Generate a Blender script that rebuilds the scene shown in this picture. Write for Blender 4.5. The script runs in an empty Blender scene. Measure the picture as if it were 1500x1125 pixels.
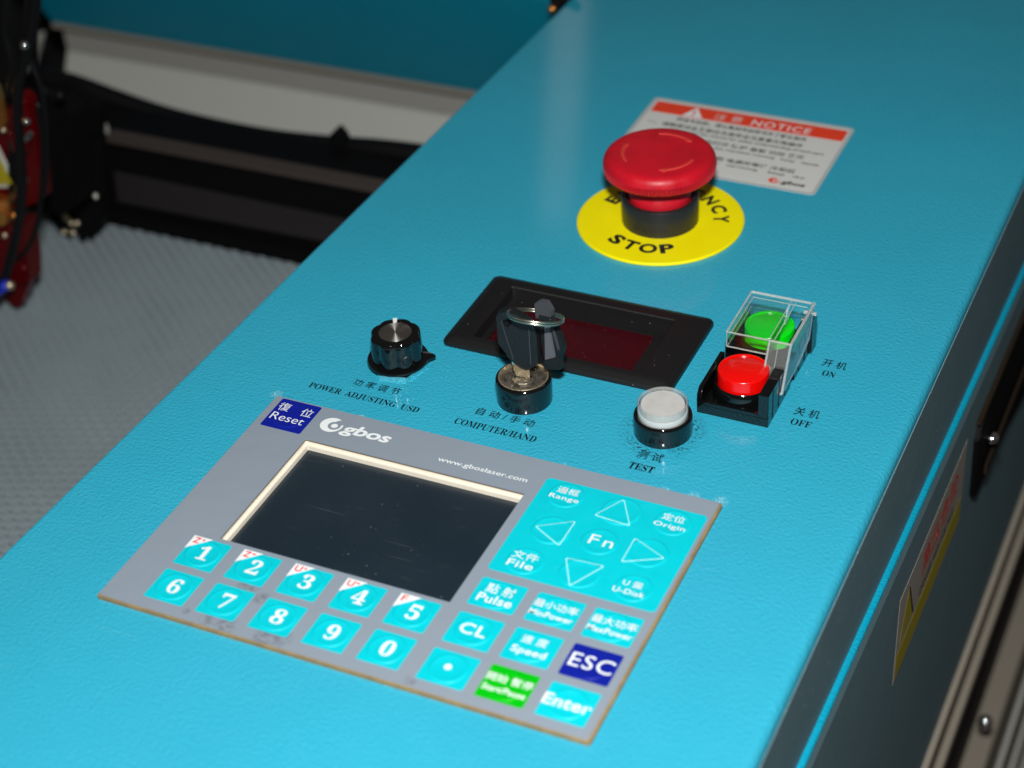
import bpy, bmesh, math, random
from mathutils import Vector, Matrix
random.seed(7)
S = 1.0 / 1600.0          # one drawing unit (about 0.6 mm) in metres
sc = bpy.context.scene
col = sc.collection
R_ = math.radians

# ------------------------------------------------------------------ camera
CAM = Vector((455.58, -468.16, 557.14))
RIGHT = Vector((0.90718444, 0.4168676, -0.05690173))
DOWN = Vector((0.20552879, -0.55709846, -0.80461122))
FWD = Vector((-0.36711622, 0.71823583, -0.59106935))
cd = bpy.data.cameras.new('camera')
cd.sensor_width = 36.0
cd.lens = 2717.78 / 1500 * 36
cd.clip_start = 0.02
cd.clip_end = 60
cd.dof.use_dof = True
cd.dof.focus_distance = 925 * S
cd.dof.aperture_fstop = (cd.lens / 1000) / (10.5 * S)
cam = bpy.data.objects.new('camera', cd)
col.objects.link(cam)
up = -DOWN
cam.matrix_world = Matrix(((RIGHT.x, up.x, -FWD.x, CAM.x * S), (RIGHT.y, up.y, -FWD.y, CAM.y * S),
                           (RIGHT.z, up.z, -FWD.z, CAM.z * S), (0, 0, 0, 1)))
sc.camera = cam

def at(px, py, v, ax=1):
    """point where the sight line of a pixel of the 1500 px photograph meets the plane axis=v"""
    d = RIGHT * ((px - 750) / 2717.78) + DOWN * ((py - 562.5) / 2717.78) + FWD
    return CAM + d * ((v - CAM[ax]) / d[ax])

# ------------------------------------------------------------------ light
w = bpy.data.worlds.new('World')
sc.world = w
w.use_nodes = True
bg = w.node_tree.nodes['Background']
bg.inputs[0].default_value = (1.0, 0.90, 0.82, 1)
bg.inputs[1].default_value = 0.045

def area(name, loc, target, sx, sy, power, color):
    l = bpy.data.lights.new(name, 'AREA')
    l.shape = 'RECTANGLE'
    l.size = sx * S
    l.size_y = sy * S
    l.energy = power
    l.color = color
    o = bpy.data.objects.new(name, l)
    col.objects.link(o)
    o.location = Vector(loc) * S
    o.rotation_euler = (Vector(target) - Vector(loc)).to_track_quat('-Z', 'Y').to_euler()
    return o
# the camera's flash, above the lens
area('camera_flash', CAM + up * 145 + RIGHT * 2, (150, 160, 0), 56, 34, 5.2, (1.0, 0.985, 0.96))
# ceiling light of the workshop, behind the machine
# (placed where its mirror image in the console top falls on the streak of sparkles)
def mirrored(px, py, y):
    p = at(px, py, 0, 2)
    d = (p - CAM).normalized()
    d.z = -d.z
    return p + d * ((y - p.y) / d.y)
P1, P2 = mirrored(838, -20, 2300), mirrored(812, 330, 2300)
lamp = area('ceiling_light', (P1 + P2) / 2, (0, 440, 0), 64, (P1 - P2).length, 0.03, (1.0, 0.95, 0.90))
ly = (P2 - P1).normalized()
lz = ((P1 + P2) / 2 - Vector((0, 440, 0))).normalized()
lx = ly.cross(lz).normalized()
lz = lx.cross(ly)
lamp.rotation_euler = Matrix((lx, ly, lz)).transposed().to_euler()

sc.view_settings.view_transform = 'Standard'
sc.view_settings.look = 'None'
sc.view_settings.exposure = 0.0
sc.view_settings.gamma = 1.0
sc.cycles.caustics_reflective = True
sc.cycles.caustics_refractive = True
sc.cycles.blur_glossy = 0.1
sc.cycles.max_bounces = 10
sc.cycles.transparent_max_bounces = 16
sc.cycles.sample_clamp_indirect = 6.0

# ------------------------------------------------------------------ materials
class NT:
    def __init__(s, m):
        s.t = m.node_tree
        s.n = s.t.nodes
        s.b = s.n['Principled BSDF']
        s.out = s.n['Material Output']
        tc = s.n.new('ShaderNodeTexCoord')
        mp = s.n.new('ShaderNodeMapping')
        mp.inputs['Scale'].default_value = (1 / S, 1 / S, 1 / S)
        s.l(tc.outputs['Object'], mp.inputs[0])
        s.co = mp.outputs[0]
    def l(s, a, b):
        s.t.links.new(a, b)
    def noise(s, scale, detail=2, rough=0.5, co=None):
        n = s.n.new('ShaderNodeTexNoise')
        n.inputs['Scale'].default_value = scale
        n.inputs['Detail'].default_value = detail
        n.inputs['Roughness'].default_value = rough
        s.l(co or s.co, n.inputs['Vector'])
        return n.outputs['Fac']
    def voro(s, scale, co=None):
        n = s.n.new('ShaderNodeTexVoronoi')
        n.inputs['Scale'].default_value = scale
        s.l(co or s.co, n.inputs['Vector'])
        return n
    def ramp(s, f, a, b, va=0.0, vb=1.0):
        n = s.n.new('ShaderNodeMapRange')
        n.inputs[1].default_value = a
        n.inputs[2].default_value = b
        n.inputs[3].default_value = va
        n.inputs[4].default_value = vb
        s.l(f, n.inputs[0])
        return n.outputs[0]
    def math(s, op, a, b=None):
        n = s.n.new('ShaderNodeMath')
        n.operation = op
        for i, v in enumerate((a, b)):
            if v is None:
                continue
            if isinstance(v, (int, float)):
                n.inputs[i].default_value = v
            else:
                s.l(v, n.inputs[i])
        return n.outputs[0]
    def mix(s, f, a, b):
        n = s.n.new('ShaderNodeMix')
        n.data_type = 'RGBA'
        if isinstance(f, (int, float)):
            n.inputs[0].default_value = f
        else:
            s.l(f, n.inputs[0])
        for i, v in ((6, a), (7, b)):
            if isinstance(v, tuple):
                n.inputs[i].default_value = (*v, 1)
            else:
                s.l(v, n.inputs[i])
        return n.outputs[2]
    def dist(s, p):
        n = s.n.new('ShaderNodeVectorMath')
        n.operation = 'DISTANCE'
        s.l(s.co, n.inputs[0])
        n.inputs[1].default_value = p
        return n.outputs['Value']
    def bump(s, h, dist, strength=1.0, prev=None):
        n = s.n.new('ShaderNodeBump')
        n.inputs['Strength'].default_value = strength
        n.inputs['Distance'].default_value = dist * S
        s.l(h, n.inputs['Height'])
        if prev is not None:
            s.l(prev, n.inputs['Normal'])
        s.l(n.outputs[0], s.b.inputs['Normal'])
        return n.outputs[0]
    def dust(s, base, scale=0.16, size=0.10, colr=(0.35, 0.37, 0.38), amt=0.8, dens=0.55):
        v = s.voro(scale)
        spot = s.math('LESS_THAN', v.outputs['Distance'], size)
        sep = s.n.new('ShaderNodeSeparateColor')
        s.l(v.outputs['Color'], sep.inputs[0])
        spot = s.math('MULTIPLY', spot, s.math('GREATER_THAN', sep.outputs[0], dens))
        spot = s.math('MULTIPLY', spot, amt)
        return s.mix(spot, base, colr)

def mat(name, c, rough=0.5, metal=0.0, spec=0.5, coat=0.0, bump=None, dust=None, var=None):
    m = bpy.data.materials.new(name)
    m.use_nodes = True
    t = NT(m)
    t.b.inputs['Base Color'].default_value = (*c, 1)
    t.b.inputs['Roughness'].default_value = rough
    t.b.inputs['Metallic'].default_value = metal
    t.b.inputs['Specular IOR Level'].default_value = spec
    t.b.inputs['Coat Weight'].default_value = coat
    t.b.inputs['Coat Roughness'].default_value = 0.05
    cc = c
    if var:
        f = t.ramp(t.noise(var[0], 5, 0.6), 0.35, 0.7)
        cc = t.mix(f, c, var[1])
        t.l(cc, t.b.inputs['Base Color'])
        t.l(t.ramp(t.noise(var[0] * 3, 3), 0.3, 0.7, rough * 0.8, min(1, rough * 1.3)), t.b.inputs['Roughness'])
    if dust:
        cc = t.dust(cc, **dust)
        t.l(cc, t.b.inputs['Base Color'])
    if bump:
        t.bump(t.noise(bump[0], 3), bump[1])
    m['nt'] = 0
    return m

def paint(name, c, rough=0.36, full=False, spec=0.5, dist=0.17, coat=0.6):
    m = bpy.data.materials.new(name)
    m.use_nodes = True
    t = NT(m)
    t.b.inputs['Roughness'].default_value = rough
    t.b.inputs['Specular IOR Level'].default_value = spec
    big = t.ramp(t.noise(0.008, 3), 0.35, 0.65)
    cc = t.mix(big, c, tuple(v * 0.95 for v in c))
    if full:
        # worn black scuffs around the test button and chips by the keypad
        d = t.dist((75.2, -101, 0))
        ring = t.math('MULTIPLY', t.ramp(d, 14, 15.5), t.ramp(d, 17, 23, 1, 0))
        spk = t.ramp(t.noise(0.75, 4, 0.7), 0.50, 0.58)
        side = t.ramp(t.noise(0.07, 1), 0.36, 0.52)
        f = t.math('MULTIPLY', t.math('MULTIPLY', ring, spk), side)
        cc = t.mix(t.math('MULTIPLY', f, 0.9), cc, (0.01, 0.03, 0.035))
        # bare pale chips along the rear edge of the keypad and at its corners
        chip = None
        for p, r in (((119.0, -141.0, 0), 4.5), ((106, -142.0, 0), 4), ((92, -142.6, 0), 3), ((-120, -141, 0), 4), ((-70, -142.5, 0), 2.5), ((116, -148, 0), 3), ((40, -142.5, 0), 2.5)):
            k = t.ramp(t.dist(p), r * 0.3, r, 1, 0)
            chip = k if chip is None else t.math('MAXIMUM', chip, k)
        chip = t.math('MULTIPLY', chip, t.ramp(t.noise(1.1, 4, 0.7), 0.50, 0.56))
        cc = t.mix(t.math('MULTIPLY', chip, 0.6), cc, (0.55, 0.78, 0.82))
        # sparse fine hairline scratches
        mp = t.n.new('ShaderNodeMapping')
        mp.inputs['Rotation'].default_value = (0, 0, 1.1)
        mp.inputs['Scale'].default_value = (0.02, 1.4, 1)
        t.l(t.co, mp.inputs[0])
        hs = t.math('MULTIPLY', t.ramp(t.noise(1.0, 2, 0.5, mp.outputs[0]), 0.70, 0.74), t.ramp(t.noise(0.02, 2), 0.54, 0.62))
        cc = t.mix(t.math('MULTIPLY', hs, 0.35), cc, (0.30, 0.62, 0.70))
    t.l(cc if not isinstance(cc, tuple) else t.mix(0.0, c, c), t.b.inputs['Base Color'])
    # orange peel of powder coat under a glossy skin
    t.b.inputs['Coat Weight'].default_value = coat
    t.b.inputs['Coat Roughness'].default_value = 0.09
    v = t.noise(0.52, 2.5, 0.55)
    a = t.bump(v, dist * 2.7)
    b2 = t.bump(t.noise(0.62, 3, 0.6), dist * 2.9, 1.0, a)
    t.l(t.ramp(t.noise(0.05, 3), 0.3, 0.7, rough * 0.9, rough * 1.12), t.b.inputs['Roughness'])
    return m

CYAN = (0.026, 0.380, 0.545)
M = {}
M['paint'] = paint('cyan_powder_coat', CYAN, 0.46, True)
M['paint_plain'] = paint('cyan_powder_coat_plain', (0.002, 0.31, 0.47), 0.5, spec=0.25, coat=0.0)
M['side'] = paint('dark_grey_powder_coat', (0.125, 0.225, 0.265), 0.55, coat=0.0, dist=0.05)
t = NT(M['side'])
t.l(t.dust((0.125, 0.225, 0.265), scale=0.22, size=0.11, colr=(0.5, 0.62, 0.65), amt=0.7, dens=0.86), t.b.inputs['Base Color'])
M['grey'] = None
M['black'] = mat('black_gloss_plastic', (0.003, 0.0033, 0.0036), 0.07, spec=0.8, bump=(0.25, 0.03), dust=dict(scale=0.25, size=0.07, colr=(0.25, 0.2, 0.15), amt=0.55, dens=0.6))
M['black_soft'] = mat('black_moulded_plastic', (0.007, 0.0072, 0.008), 0.42, bump=(2.2, 0.10), dust=dict(scale=0.22, size=0.06, colr=(0.3, 0.28, 0.26), amt=0.6, dens=0.5))
M['black_matt'] = mat('black_matt_metal', (0.0025, 0.0025, 0.003), 0.6, spec=0.15)
M['void'] = mat('dark_interior', (0.004, 0.004, 0.005), 0.8)
M['collar'] = mat('dark_grey_collar_plastic', (0.016, 0.016, 0.017), 0.33, bump=(1.5, 0.04))
M['red'] = mat('red_mushroom_plastic', (0.56, 0.006, 0.018), 0.38, spec=0.4, bump=(1.2, 0.05), var=(0.06, (0.44, 0.006, 0.016)))
M['red_worn'] = mat('worn_red_arrow', (0.60, 0.04, 0.035), 0.45)
M['yellow'] = mat('yellow_plastic', (0.90, 0.80, 0.0), 0.5, spec=0.25, var=(0.05, (0.87, 0.77, 0.0)))
M['ink'] = mat('black_ink', (0.008, 0.008, 0.008), 0.5)
M['silk'] = mat('black_silkscreen', (0.003, 0.006, 0.008), 0.5, spec=0.3)
M['white_ink'] = mat('white_ink', (0.74, 0.79, 0.80), 0.5)
M['cyan_key'] = mat('cyan_key_print', (0.0, 0.52, 0.60), 0.38, spec=0.4, bump=(0.5, 0.06), var=(0.08, (0.0, 0.49, 0.57)))
M['cyan_line'] = mat('pale_cyan_line', (0.36, 0.80, 0.84), 0.4)
M['blue_key'] = mat('navy_key_print', (0.004, 0.012, 0.26), 0.32, spec=0.35)
M['green_key'] = mat('green_key_print', (0.0, 0.42, 0.004), 0.34, spec=0.35)
M['red_ink'] = mat('red_ink', (0.75, 0.02, 0.015), 0.5)
M['tape'] = mat('brown_adhesive_edge', (0.30, 0.21, 0.09), 0.7, bump=(1.0, 0.1), var=(0.12, (0.20, 0.14, 0.07)))
M['cream'] = mat('cream_lcd_frame', (0.80, 0.74, 0.62), 0.4, var=(0.05, (0.70, 0.66, 0.56)))
M['cream_dark'] = mat('brown_gap', (0.16, 0.12, 0.09), 0.7)
M['chrome'] = mat('chrome', (0.85, 0.86, 0.86), 0.09, 1.0)
M['nut'] = mat('zinc_nut', (0.8, 0.85, 0.85), 0.22, 1.0)
M['brushed'] = mat('turned_aluminium', (0.78, 0.77, 0.72), 0.28, 1.0)
M['brass'] = mat('nickel_brass', (0.80, 0.70, 0.50), 0.25, 0.85, var=(0.4, (0.55, 0.45, 0.30)))
M['lockface'] = mat('tarnished_lock_face', (0.34, 0.31, 0.26), 0.38, 0.85, bump=(0.6, 0.5), var=(0.35, (0.10, 0.09, 0.07)))
M['ringsteel'] = mat('steel_key_ring', (0.85, 0.80, 0.66), 0.24, 1.0)
M['keyplastic'] = mat('black_key_bow', (0.0045, 0.0075, 0.009), 0.5, bump=(0.8, 0.14), dust=dict(scale=0.4, size=0.08, colr=(0.3, 0.3, 0.3), amt=0.6, dens=0.75))
M['greyplastic'] = mat('worn_grey_key_edge', (0.045, 0.048, 0.055), 0.35, bump=(0.8, 0.2))
M['greyplastic_light'] = mat('scuffed_key_edge', (0.10, 0.10, 0.115), 0.35, bump=(0.8, 0.2))
M['sticker'] = mat('white_sticker', (0.62, 0.64, 0.62), 0.4)
M['sticker_edge'] = mat('sticker_border', (0.42, 0.46, 0.46), 0.45)
M['sticker_red'] = mat('sticker_red', (0.78, 0.055, 0.02), 0.4)
M['redcap'] = mat('red_lens_plastic', (0.70, 0.002, 0.001), 0.22, coat=0.4)
M['greencap'] = mat('green_lens_plastic', (0.0, 0.62, 0.006), 0.25, coat=0.4)
M['whitecap'] = mat('frosted_white_lens', (0.50, 0.51, 0.50), 0.35, coat=0.4, var=(0.12, (0.44, 0.43, 0.41)))
M['taupe'] = mat('taupe_frame_paint', (0.30, 0.27, 0.22), 0.5)
M['strip'] = mat('pale_grey_rail_paint', (0.52, 0.53, 0.49), 0.55)
M['strip_dark'] = mat('shaded_strip_grey', (0.36, 0.36, 0.335), 0.6)  # strip paint with the recess's shade put in; also on small grey parts
M['alu'] = mat('bed_aluminium', (0.32, 0.39, 0.42), 0.5, 0.1)
M['bedfloor'] = mat('bed_backing', (0.27, 0.33, 0.355), 0.6, var=(0.012, (0.20, 0.245, 0.265)))
M['rail'] = mat('linear_rail_steel', (0.10, 0.082, 0.075), 0.45, 0.5)
M['anodred'] = mat('red_anodised_metal', (0.12, 0.001, 0.002), 0.25, 0.4)
M['copper'] = mat('brass_fitting', (0.95, 0.42, 0.10), 0.25, 0.9)
M['rubber'] = mat('black_rubber', (0.003, 0.0033, 0.004), 0.5, spec=0.25)
M['bluewire'] = mat('blue_cable_jacket', (0.01, 0.03, 0.55), 0.35)
M['side_sticker'] = mat('white_side_label', (0.36, 0.33, 0.29), 0.5)
M['side_yellow'] = mat('yellow_side_band', (0.38, 0.32, 0.01), 0.5)
M['latch_bronze'] = mat('dull_bronze', (0.05, 0.035, 0.022), 0.4, 0.6)
M['concrete'] = mat('workshop_floor', (0.16, 0.15, 0.14), 0.8)

# keypad membrane: grey polycarbonate with faint grease marks below the 7 and 8 keys
def mk_grey():
    m = bpy.data.materials.new('grey_membrane')
    m.use_nodes = True
    t = NT(m)
    t.b.inputs['Roughness'].default_value = 0.42
    t.b.inputs['Specular IOR Level'].default_value = 0.45
    c = (0.222, 0.268, 0.322)
    f = 0.0
    tot = None
    for p, r in (((62.5, 28.5, 0), 5.5), ((72, 24, 0), 4.0), ((66, 3.5, 0), 5.5), ((57, 4.2, 0), 4.5), ((86, 3.4, 0), 6.5), ((93, 5.0, 0), 5.5), ((45, 4.5, 0), 2.0), ((157, 3.0, 0), 3.0)):
        k = t.ramp(t.dist((p[0] - 120 + 1.5, p[1] - 79 - 2.0, H)), r * 0.45, r * 1.15, 1, 0)
        tot = k if tot is None else t.math('MAXIMUM', tot, k)
    tot = t.math('MULTIPLY', tot, t.ramp(t.noise(0.35, 3, 0.6), 0.38, 0.58))
    cc = t.mix(t.math('MULTIPLY', tot, 0.55), c, (0.10, 0.095, 0.11))
    t.l(t.dust(cc, scale=0.05, size=0.03, colr=(0.1, 0.1, 0.12), amt=0.7, dens=0.6), t.b.inputs['Base Color'])
    t.bump(t.noise(0.06, 2), 0.35)
    return m
H = 2.6
M['grey'] = mk_grey()

# LCD cover: near black with dust and hairline scratches
def mk_lcd():
    m = bpy.data.materials.new('lcd_window')
    m.use_nodes = True
    t = NT(m)
    t.b.inputs['Roughness'].default_value = 0.3
    t.b.inputs['Specular IOR Level'].default_value = 0.6
    cc = t.mix(t.ramp(t.noise(0.02, 3), 0.3, 0.7), (0.008, 0.017, 0.026), (0.012, 0.022, 0.032))
    cc = t.dust(cc, scale=0.15, size=0.06, colr=(0.13, 0.155, 0.17), amt=0.8, dens=0.3)
    cc = t.dust(cc, scale=0.31, size=0.05, colr=(0.12, 0.14, 0.15), amt=0.8, dens=0.45)
    mp = t.n.new('ShaderNodeMapping')
    mp.inputs['Rotation'].default_value = (0, 0, 0.6)
    mp.inputs['Scale'].default_value = (0.03, 1.2, 1)
    t.l(t.co, mp.inputs[0])
    s1 = t.math('MULTIPLY', t.ramp(t.noise(1.0, 2, 0.5, mp.outputs[0]), 0.66, 0.72), t.ramp(t.noise(0.04, 2), 0.5, 0.62))
    cc = t.mix(t.math('MULTIPLY', s1, 0.35), cc, (0.10, 0.12, 0.13))
    t.l(cc, t.b.inputs['Base Color'])
    return m
M['lcd'] = mk_lcd()

def mk_redwin():
    m = bpy.data.materials.new('dark_red_filter')
    m.use_nodes = True
    t = NT(m)
    t.b.inputs['Roughness'].default_value = 0.25
    cc = t.mix(t.ramp(t.noise(0.05, 2), 0.3, 0.7), (0.032, 0.0008, 0.003), (0.042, 0.001, 0.004))
    cc = t.dust(cc, scale=0.30, size=0.09, colr=(0.30, 0.06, 0.06), amt=0.7, dens=0.5)
    t.l(cc, t.b.inputs['Base Color'])
    return m
M['redwin'] = mk_redwin()

# clear acrylic: lets light through, reflects at its faces, bends part of what lies behind
def mk_clear(name, tint, refr=0.22, ior=1.5, milky=0.0):
    m = bpy.data.materials.new(name)
    m.use_nodes = True
    t = m.node_tree
    n = t.nodes
    n.remove(n['Principled BSDF'])
    out = n['Material Output']
    tr = n.new('ShaderNodeBsdfTransparent')
    tr.inputs[0].default_value = (*tint, 1)
    rf = n.new('ShaderNodeBsdfRefraction')
    rf.inputs['IOR'].default_value = 1.2
    rf.inputs['Roughness'].default_value = 0.02
    rf.inputs[0].default_value = (*tint, 1)
    gl = n.new('ShaderNodeBsdfGlossy')
    gl.inputs['Roughness'].default_value = 0.09
    gl.inputs[0].default_value = (1, 1, 1, 1)
    df = n.new('ShaderNodeBsdfDiffuse')
    df.inputs[0].default_value = (0.8, 0.82, 0.8, 1)
    fr = n.new('ShaderNodeFresnel')
    ge = n.new('ShaderNodeNewGeometry')      # same reflectance on both sides of a wall
    mr_ = n.new('ShaderNodeMapRange')
    mr_.inputs[3].default_value = ior
    mr_.inputs[4].default_value = 1 / ior
    t.links.new(ge.outputs['Backfacing'], mr_.inputs[0])
    t.links.new(mr_.outputs[0], fr.inputs[0])
    m1 = n.new('ShaderNodeMixShader'); m1.inputs[0].default_value = refr
    m2 = n.new('ShaderNodeMixShader')
    m3 = n.new('ShaderNodeMixShader'); m3.inputs[0].default_value = milky
    L = t.links.new
    L(tr.outputs[0], m1.inputs[1]); L(rf.outputs[0], m1.inputs[2])
    L(m1.outputs[0], m3.inputs[1]); L(df.outputs[0], m3.inputs[2])
    L(fr.outputs[0], m2.inputs[0]); L(m3.outputs[0], m2.inputs[1]); L(gl.outputs[0], m2.inputs[2])
    L(m2.outputs[0], out.inputs[0])
    return m
M['clear'] = mk_clear('clear_acrylic', (0.985, 0.99, 0.99), 0.06, 1.32, 0.003)
M['clear_side'] = mk_clear('milky_clear_acrylic', (0.93, 0.97, 0.98), 0.25, 1.55, 0.07)  # milkier, faintly bluish acrylic for the right plate and front tab
M['clear_edge'] = mk_clear('clear_acrylic_edge_glint', (0.85, 0.90, 0.90), 0.45, 1.6, 0.30)  # milky white stands for light refracted along the edges
M['lens_ring'] = mk_clear('clear_lens_rim', (0.93, 0.95, 0.95), 0.2, 1.5, 0.22)

# ------------------------------------------------------------------ mesh helpers
def link(o):
    col.objects.link(o)
    return o

def tag(o, label=None, cat=None, group=None, kind=None):
    if label: o['label'] = label
    if cat: o['category'] = cat
    if group: o['group'] = group
    if kind: o['kind'] = kind
    return o

ORG = {}
def thing(name, loc, label, cat, group=None, rz=0):
    o = link(bpy.data.objects.new(name, None))
    o.empty_display_size = 0.005
    o.location = Vector(loc) * S
    ORG[o.name] = Vector(loc)
    return tag(o, label, cat, group)

def build(name, bm, m, parent=None, smooth=False, angle=None, mesh=None):
    """link a bmesh drawn in world units as one object, relative to its parent"""
    org = ORG[parent.name] if parent is not None else Vector((0, 0, 0))
    if mesh is None:
        bmesh.ops.recalc_face_normals(bm, faces=bm.faces)
        for v in bm.verts:
            v.co = (v.co - org) * S
        mesh = bpy.data.meshes.new(name)
        bm.to_mesh(mesh)
        bm.free()
        mesh.materials.append(m)
        if smooth:
            mesh.shade_smooth()
            if angle:
                mesh.set_sharp_from_angle(angle=R_(angle))
    o = link(bpy.data.objects.new(name, mesh))
    if parent is not None:
        o.parent = parent
    ORG[o.name] = org
    return o

def single(name, bm, m, loc, label, cat, smooth=False, angle=None, group=None, kind=None):
    for v in bm.verts:
        v.co = v.co - Vector(loc)
    o = build(name, bm, m, None, smooth, angle)
    o.location = Vector(loc) * S
    return tag(o, label, cat, group, kind)

def loft(bm, loops, cap0=False, cap1=False, closed=False):
    vs = [[bm.verts.new(p) for p in lp] for lp in loops]
    n = len(vs[0])
    rng = range(len(vs) if closed else len(vs) - 1)
    for i in rng:
        a, b = vs[i], vs[(i + 1) % len(vs)]
        for j in range(n):
            bm.faces.new((a[j], a[(j + 1) % n], b[(j + 1) % n], b[j]))
    if cap0: bm.faces.new(vs[0])
    if cap1: bm.faces.new(vs[-1])
    return bm

def rr(x0, x1, y0, y1, r, z, n=5):
    pts = []
    for cx, cy, a0 in ((x1 - r, y1 - r, 0), (x0 + r, y1 - r, 90), (x0 + r, y0 + r, 180), (x1 - r, y0 + r, 270)):
        for i in range(n + 1):
            a = R_(a0 + 90 * i / n)
            pts.append((cx + r * math.cos(a), cy + r * math.sin(a), z))
    return pts

def slab(x0, x1, y0, y1, r, z0, z1, bev=0.2, n=5):
    bm = bmesh.new()
    b = min(bev, (z1 - z0) * 0.6)
    loft(bm, [rr(x0, x1, y0, y1, r, z0, n), rr(x0, x1, y0, y1, r, z1 - b, n),
              rr(x0 + b * .3, x1 - b * .3, y0 + b * .3, y1 - b * .3, max(r - b * .3, .02), z1 - b * .3, n),
              rr(x0 + b, x1 - b, y0 + b, y1 - b, max(r - b, .02), z1, n)], True, True)
    return bm

def box(bm, x0, x1, y0, y1, z0, z1, bev=0.0):
    t = bmesh.new()
    bmesh.ops.create_cube(t, size=1)
    for v in t.verts:
        v.co = Vector(((x0 + x1) / 2 + v.co.x * (x1 - x0), (y0 + y1) / 2 + v.co.y * (y1 - y0), (z0 + z1) / 2 + v.co.z * (z1 - z0)))
    if bev:
        bmesh.ops.bevel(t, geom=t.edges[:], offset=bev, segments=2, affect='EDGES')
    me = bpy.data.meshes.new('tmp')
    t.to_mesh(me); t.free()
    bm.from_mesh(me)
    bpy.data.meshes.remove(me)
    return bm

def lathe(prof, c, seg=72, bm=None, sx=1):
    bm = bm or bmesh.new()
    rings = []
    for r, z in prof:
        if r < 1e-6:
            rings.append([bm.verts.new((c[0], c[1], c[2] + z))])
        else:
            rings.append([bm.verts.new((c[0] + r * math.cos(2 * math.pi * i / seg), c[1] + r * math.sin(2 * math.pi * i / seg), c[2] + z)) for i in range(seg)])
    for a, b in zip(rings, rings[1:]):
        for i in range(seg):
            j = (i + 1) % seg
            if len(a) == 1 and len(b) == 1: continue
            if len(a) == 1: bm.faces.new((a[0], b[j], b[i]))
            elif len(b) == 1: bm.faces.new((a[i], a[j], b[0]))
            else: bm.faces.new((a[i], a[j], b[j], b[i]))
    return bm

def poly(pts, ext, bev=0.0, bm=None, seg=2):
    """solid from a planar outline (3d points) pushed along vector ext"""
    t = bmesh.new()
    ext = Vector(ext)
    a = [t.verts.new(p) for p in pts]
    b = [t.verts.new(Vector(p) + ext) for p in pts]
    n = len(a)
    t.faces.new(a[::-1]); t.faces.new(b)
    for i in range(n):
        t.faces.new((a[i], a[(i + 1) % n], b[(i + 1) % n], b[i]))
    if bev:
        bmesh.ops.bevel(t, geom=t.edges[:], offset=bev, segments=seg, affect='EDGES', clamp_overlap=True)
    if bm is None:
        return t
    me = bpy.data.meshes.new('tmp'); t.to_mesh(me); t.free(); bm.from_mesh(me); bpy.data.meshes.remove(me)
    return bm

def tube(pts, r, seg=12, closed=False, bm=None, sub=6):
    pts = [Vector(p) for p in pts]
    P = []
    n = len(pts)
    if sub > 1:
        for i in range(n if closed else n - 1):
            p0 = pts[(i - 1) % n] if (closed or i > 0) else pts[0]
            p1, p2 = pts[i], pts[(i + 1) % n]
            p3 = pts[(i + 2) % n] if (closed or i + 2 < n) else pts[-1]
            for k in range(sub):
                t = k / sub
                P.append(0.5 * ((2 * p1) + (p2 - p0) * t + (2 * p0 - 5 * p1 + 4 * p2 - p3) * t * t + (3 * p1 - p0 - 3 * p2 + p3) * t ** 3))
        if not closed: P.append(pts[-1])
    else:
        P = pts
    bm = bm or bmesh.new()
    loops = []
    for i, p in enumerate(P):
        a = P[i - 1] if (closed or i > 0) else P[0]
        b = P[(i + 1) % len(P)] if (closed or i + 1 < len(P)) else P[-1]
        t = (b - a).normalized()
        u = t.cross(Vector((0.13, 0.21, 0.97))).normalized()
        v = t.cross(u)
        loops.append([p + r * (u * math.cos(2 * math.pi * k / seg) + v * math.sin(2 * math.pi * k / seg)) for k in range(seg)])
    loft(bm, loops, not closed, not closed, closed)
    return bm

SERIF = {}
for i in range(26):
    SERIF[chr(65 + i)] = chr(0x1D400 + i)
for i in range(10):
    SERIF[chr(48 + i)] = chr(0x1D7CE + i)
def serif(s): return ''.join(SERIF.get(c, c) for c in s)

def glyphs(s, off=0.0, shear=0.0, space=1.0, align=None):
    c = bpy.data.curves.new('lettering', 'FONT')
    c.body = s
    c.size = 1
    c.offset = off
    c.shear = shear
    c.space_character = space
    c.resolution_u = 4
    o = bpy.data.objects.new('lettering', c)
    col.objects.link(o)
    me = bpy.data.meshes.new_from_object(o.evaluated_get(bpy.context.evaluated_depsgraph_get()))
    bpy.data.objects.remove(o)
    bpy.data.curves.remove(c)
    bm = bmesh.new()
    bm.from_mesh(me)
    bpy.data.meshes.remove(me)
    bmesh.ops.delete(bm, geom=[v for v in bm.verts if not v.link_faces], context='VERTS')
    return bm

def fit(bm, cx, cy, z, w=None, h=None, rot=0.0, ux=None, uy=None):
    xs = [v.co.x for v in bm.verts]; ys = [v.co.y for v in bm.verts]
    x0, x1, y0, y1 = min(xs), max(xs), min(ys), max(ys)
    sx = w / (x1 - x0) if w else None
    sy = h / (y1 - y0) if h else None
    sx = sx or sy; sy = sy or sx
    for v in bm.verts:
        x = (v.co.x - (x0 + x1) / 2) * sx
        y = (v.co.y - (y0 + y1) / 2) * sy
        if ux is not None:
            v.co = Vector((cx, cy, z)) + Vector(ux) * x + Vector(uy) * y
        else:
            v.co = Vector((cx + x * math.cos(rot) - y * math.sin(rot), cy + x * math.sin(rot) + y * math.cos(rot), z))
    return bm

def merge(bms):
    out = bmesh.new()
    for b in bms:
        me = bpy.data.meshes.new('tmp'); b.to_mesh(me); b.free(); out.from_mesh(me); bpy.data.meshes.remove(me)
    return out

def write(s, cx, cy, z, w=None, h=None, m='white_ink', parent=None, name='lettering', off=0.0, shear=0.0, rot=0.0, space=1.0):
    return build(name, fit(glyphs(s, off, shear, space), cx, cy, z, w, h, rot), M[m], parent)

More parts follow.
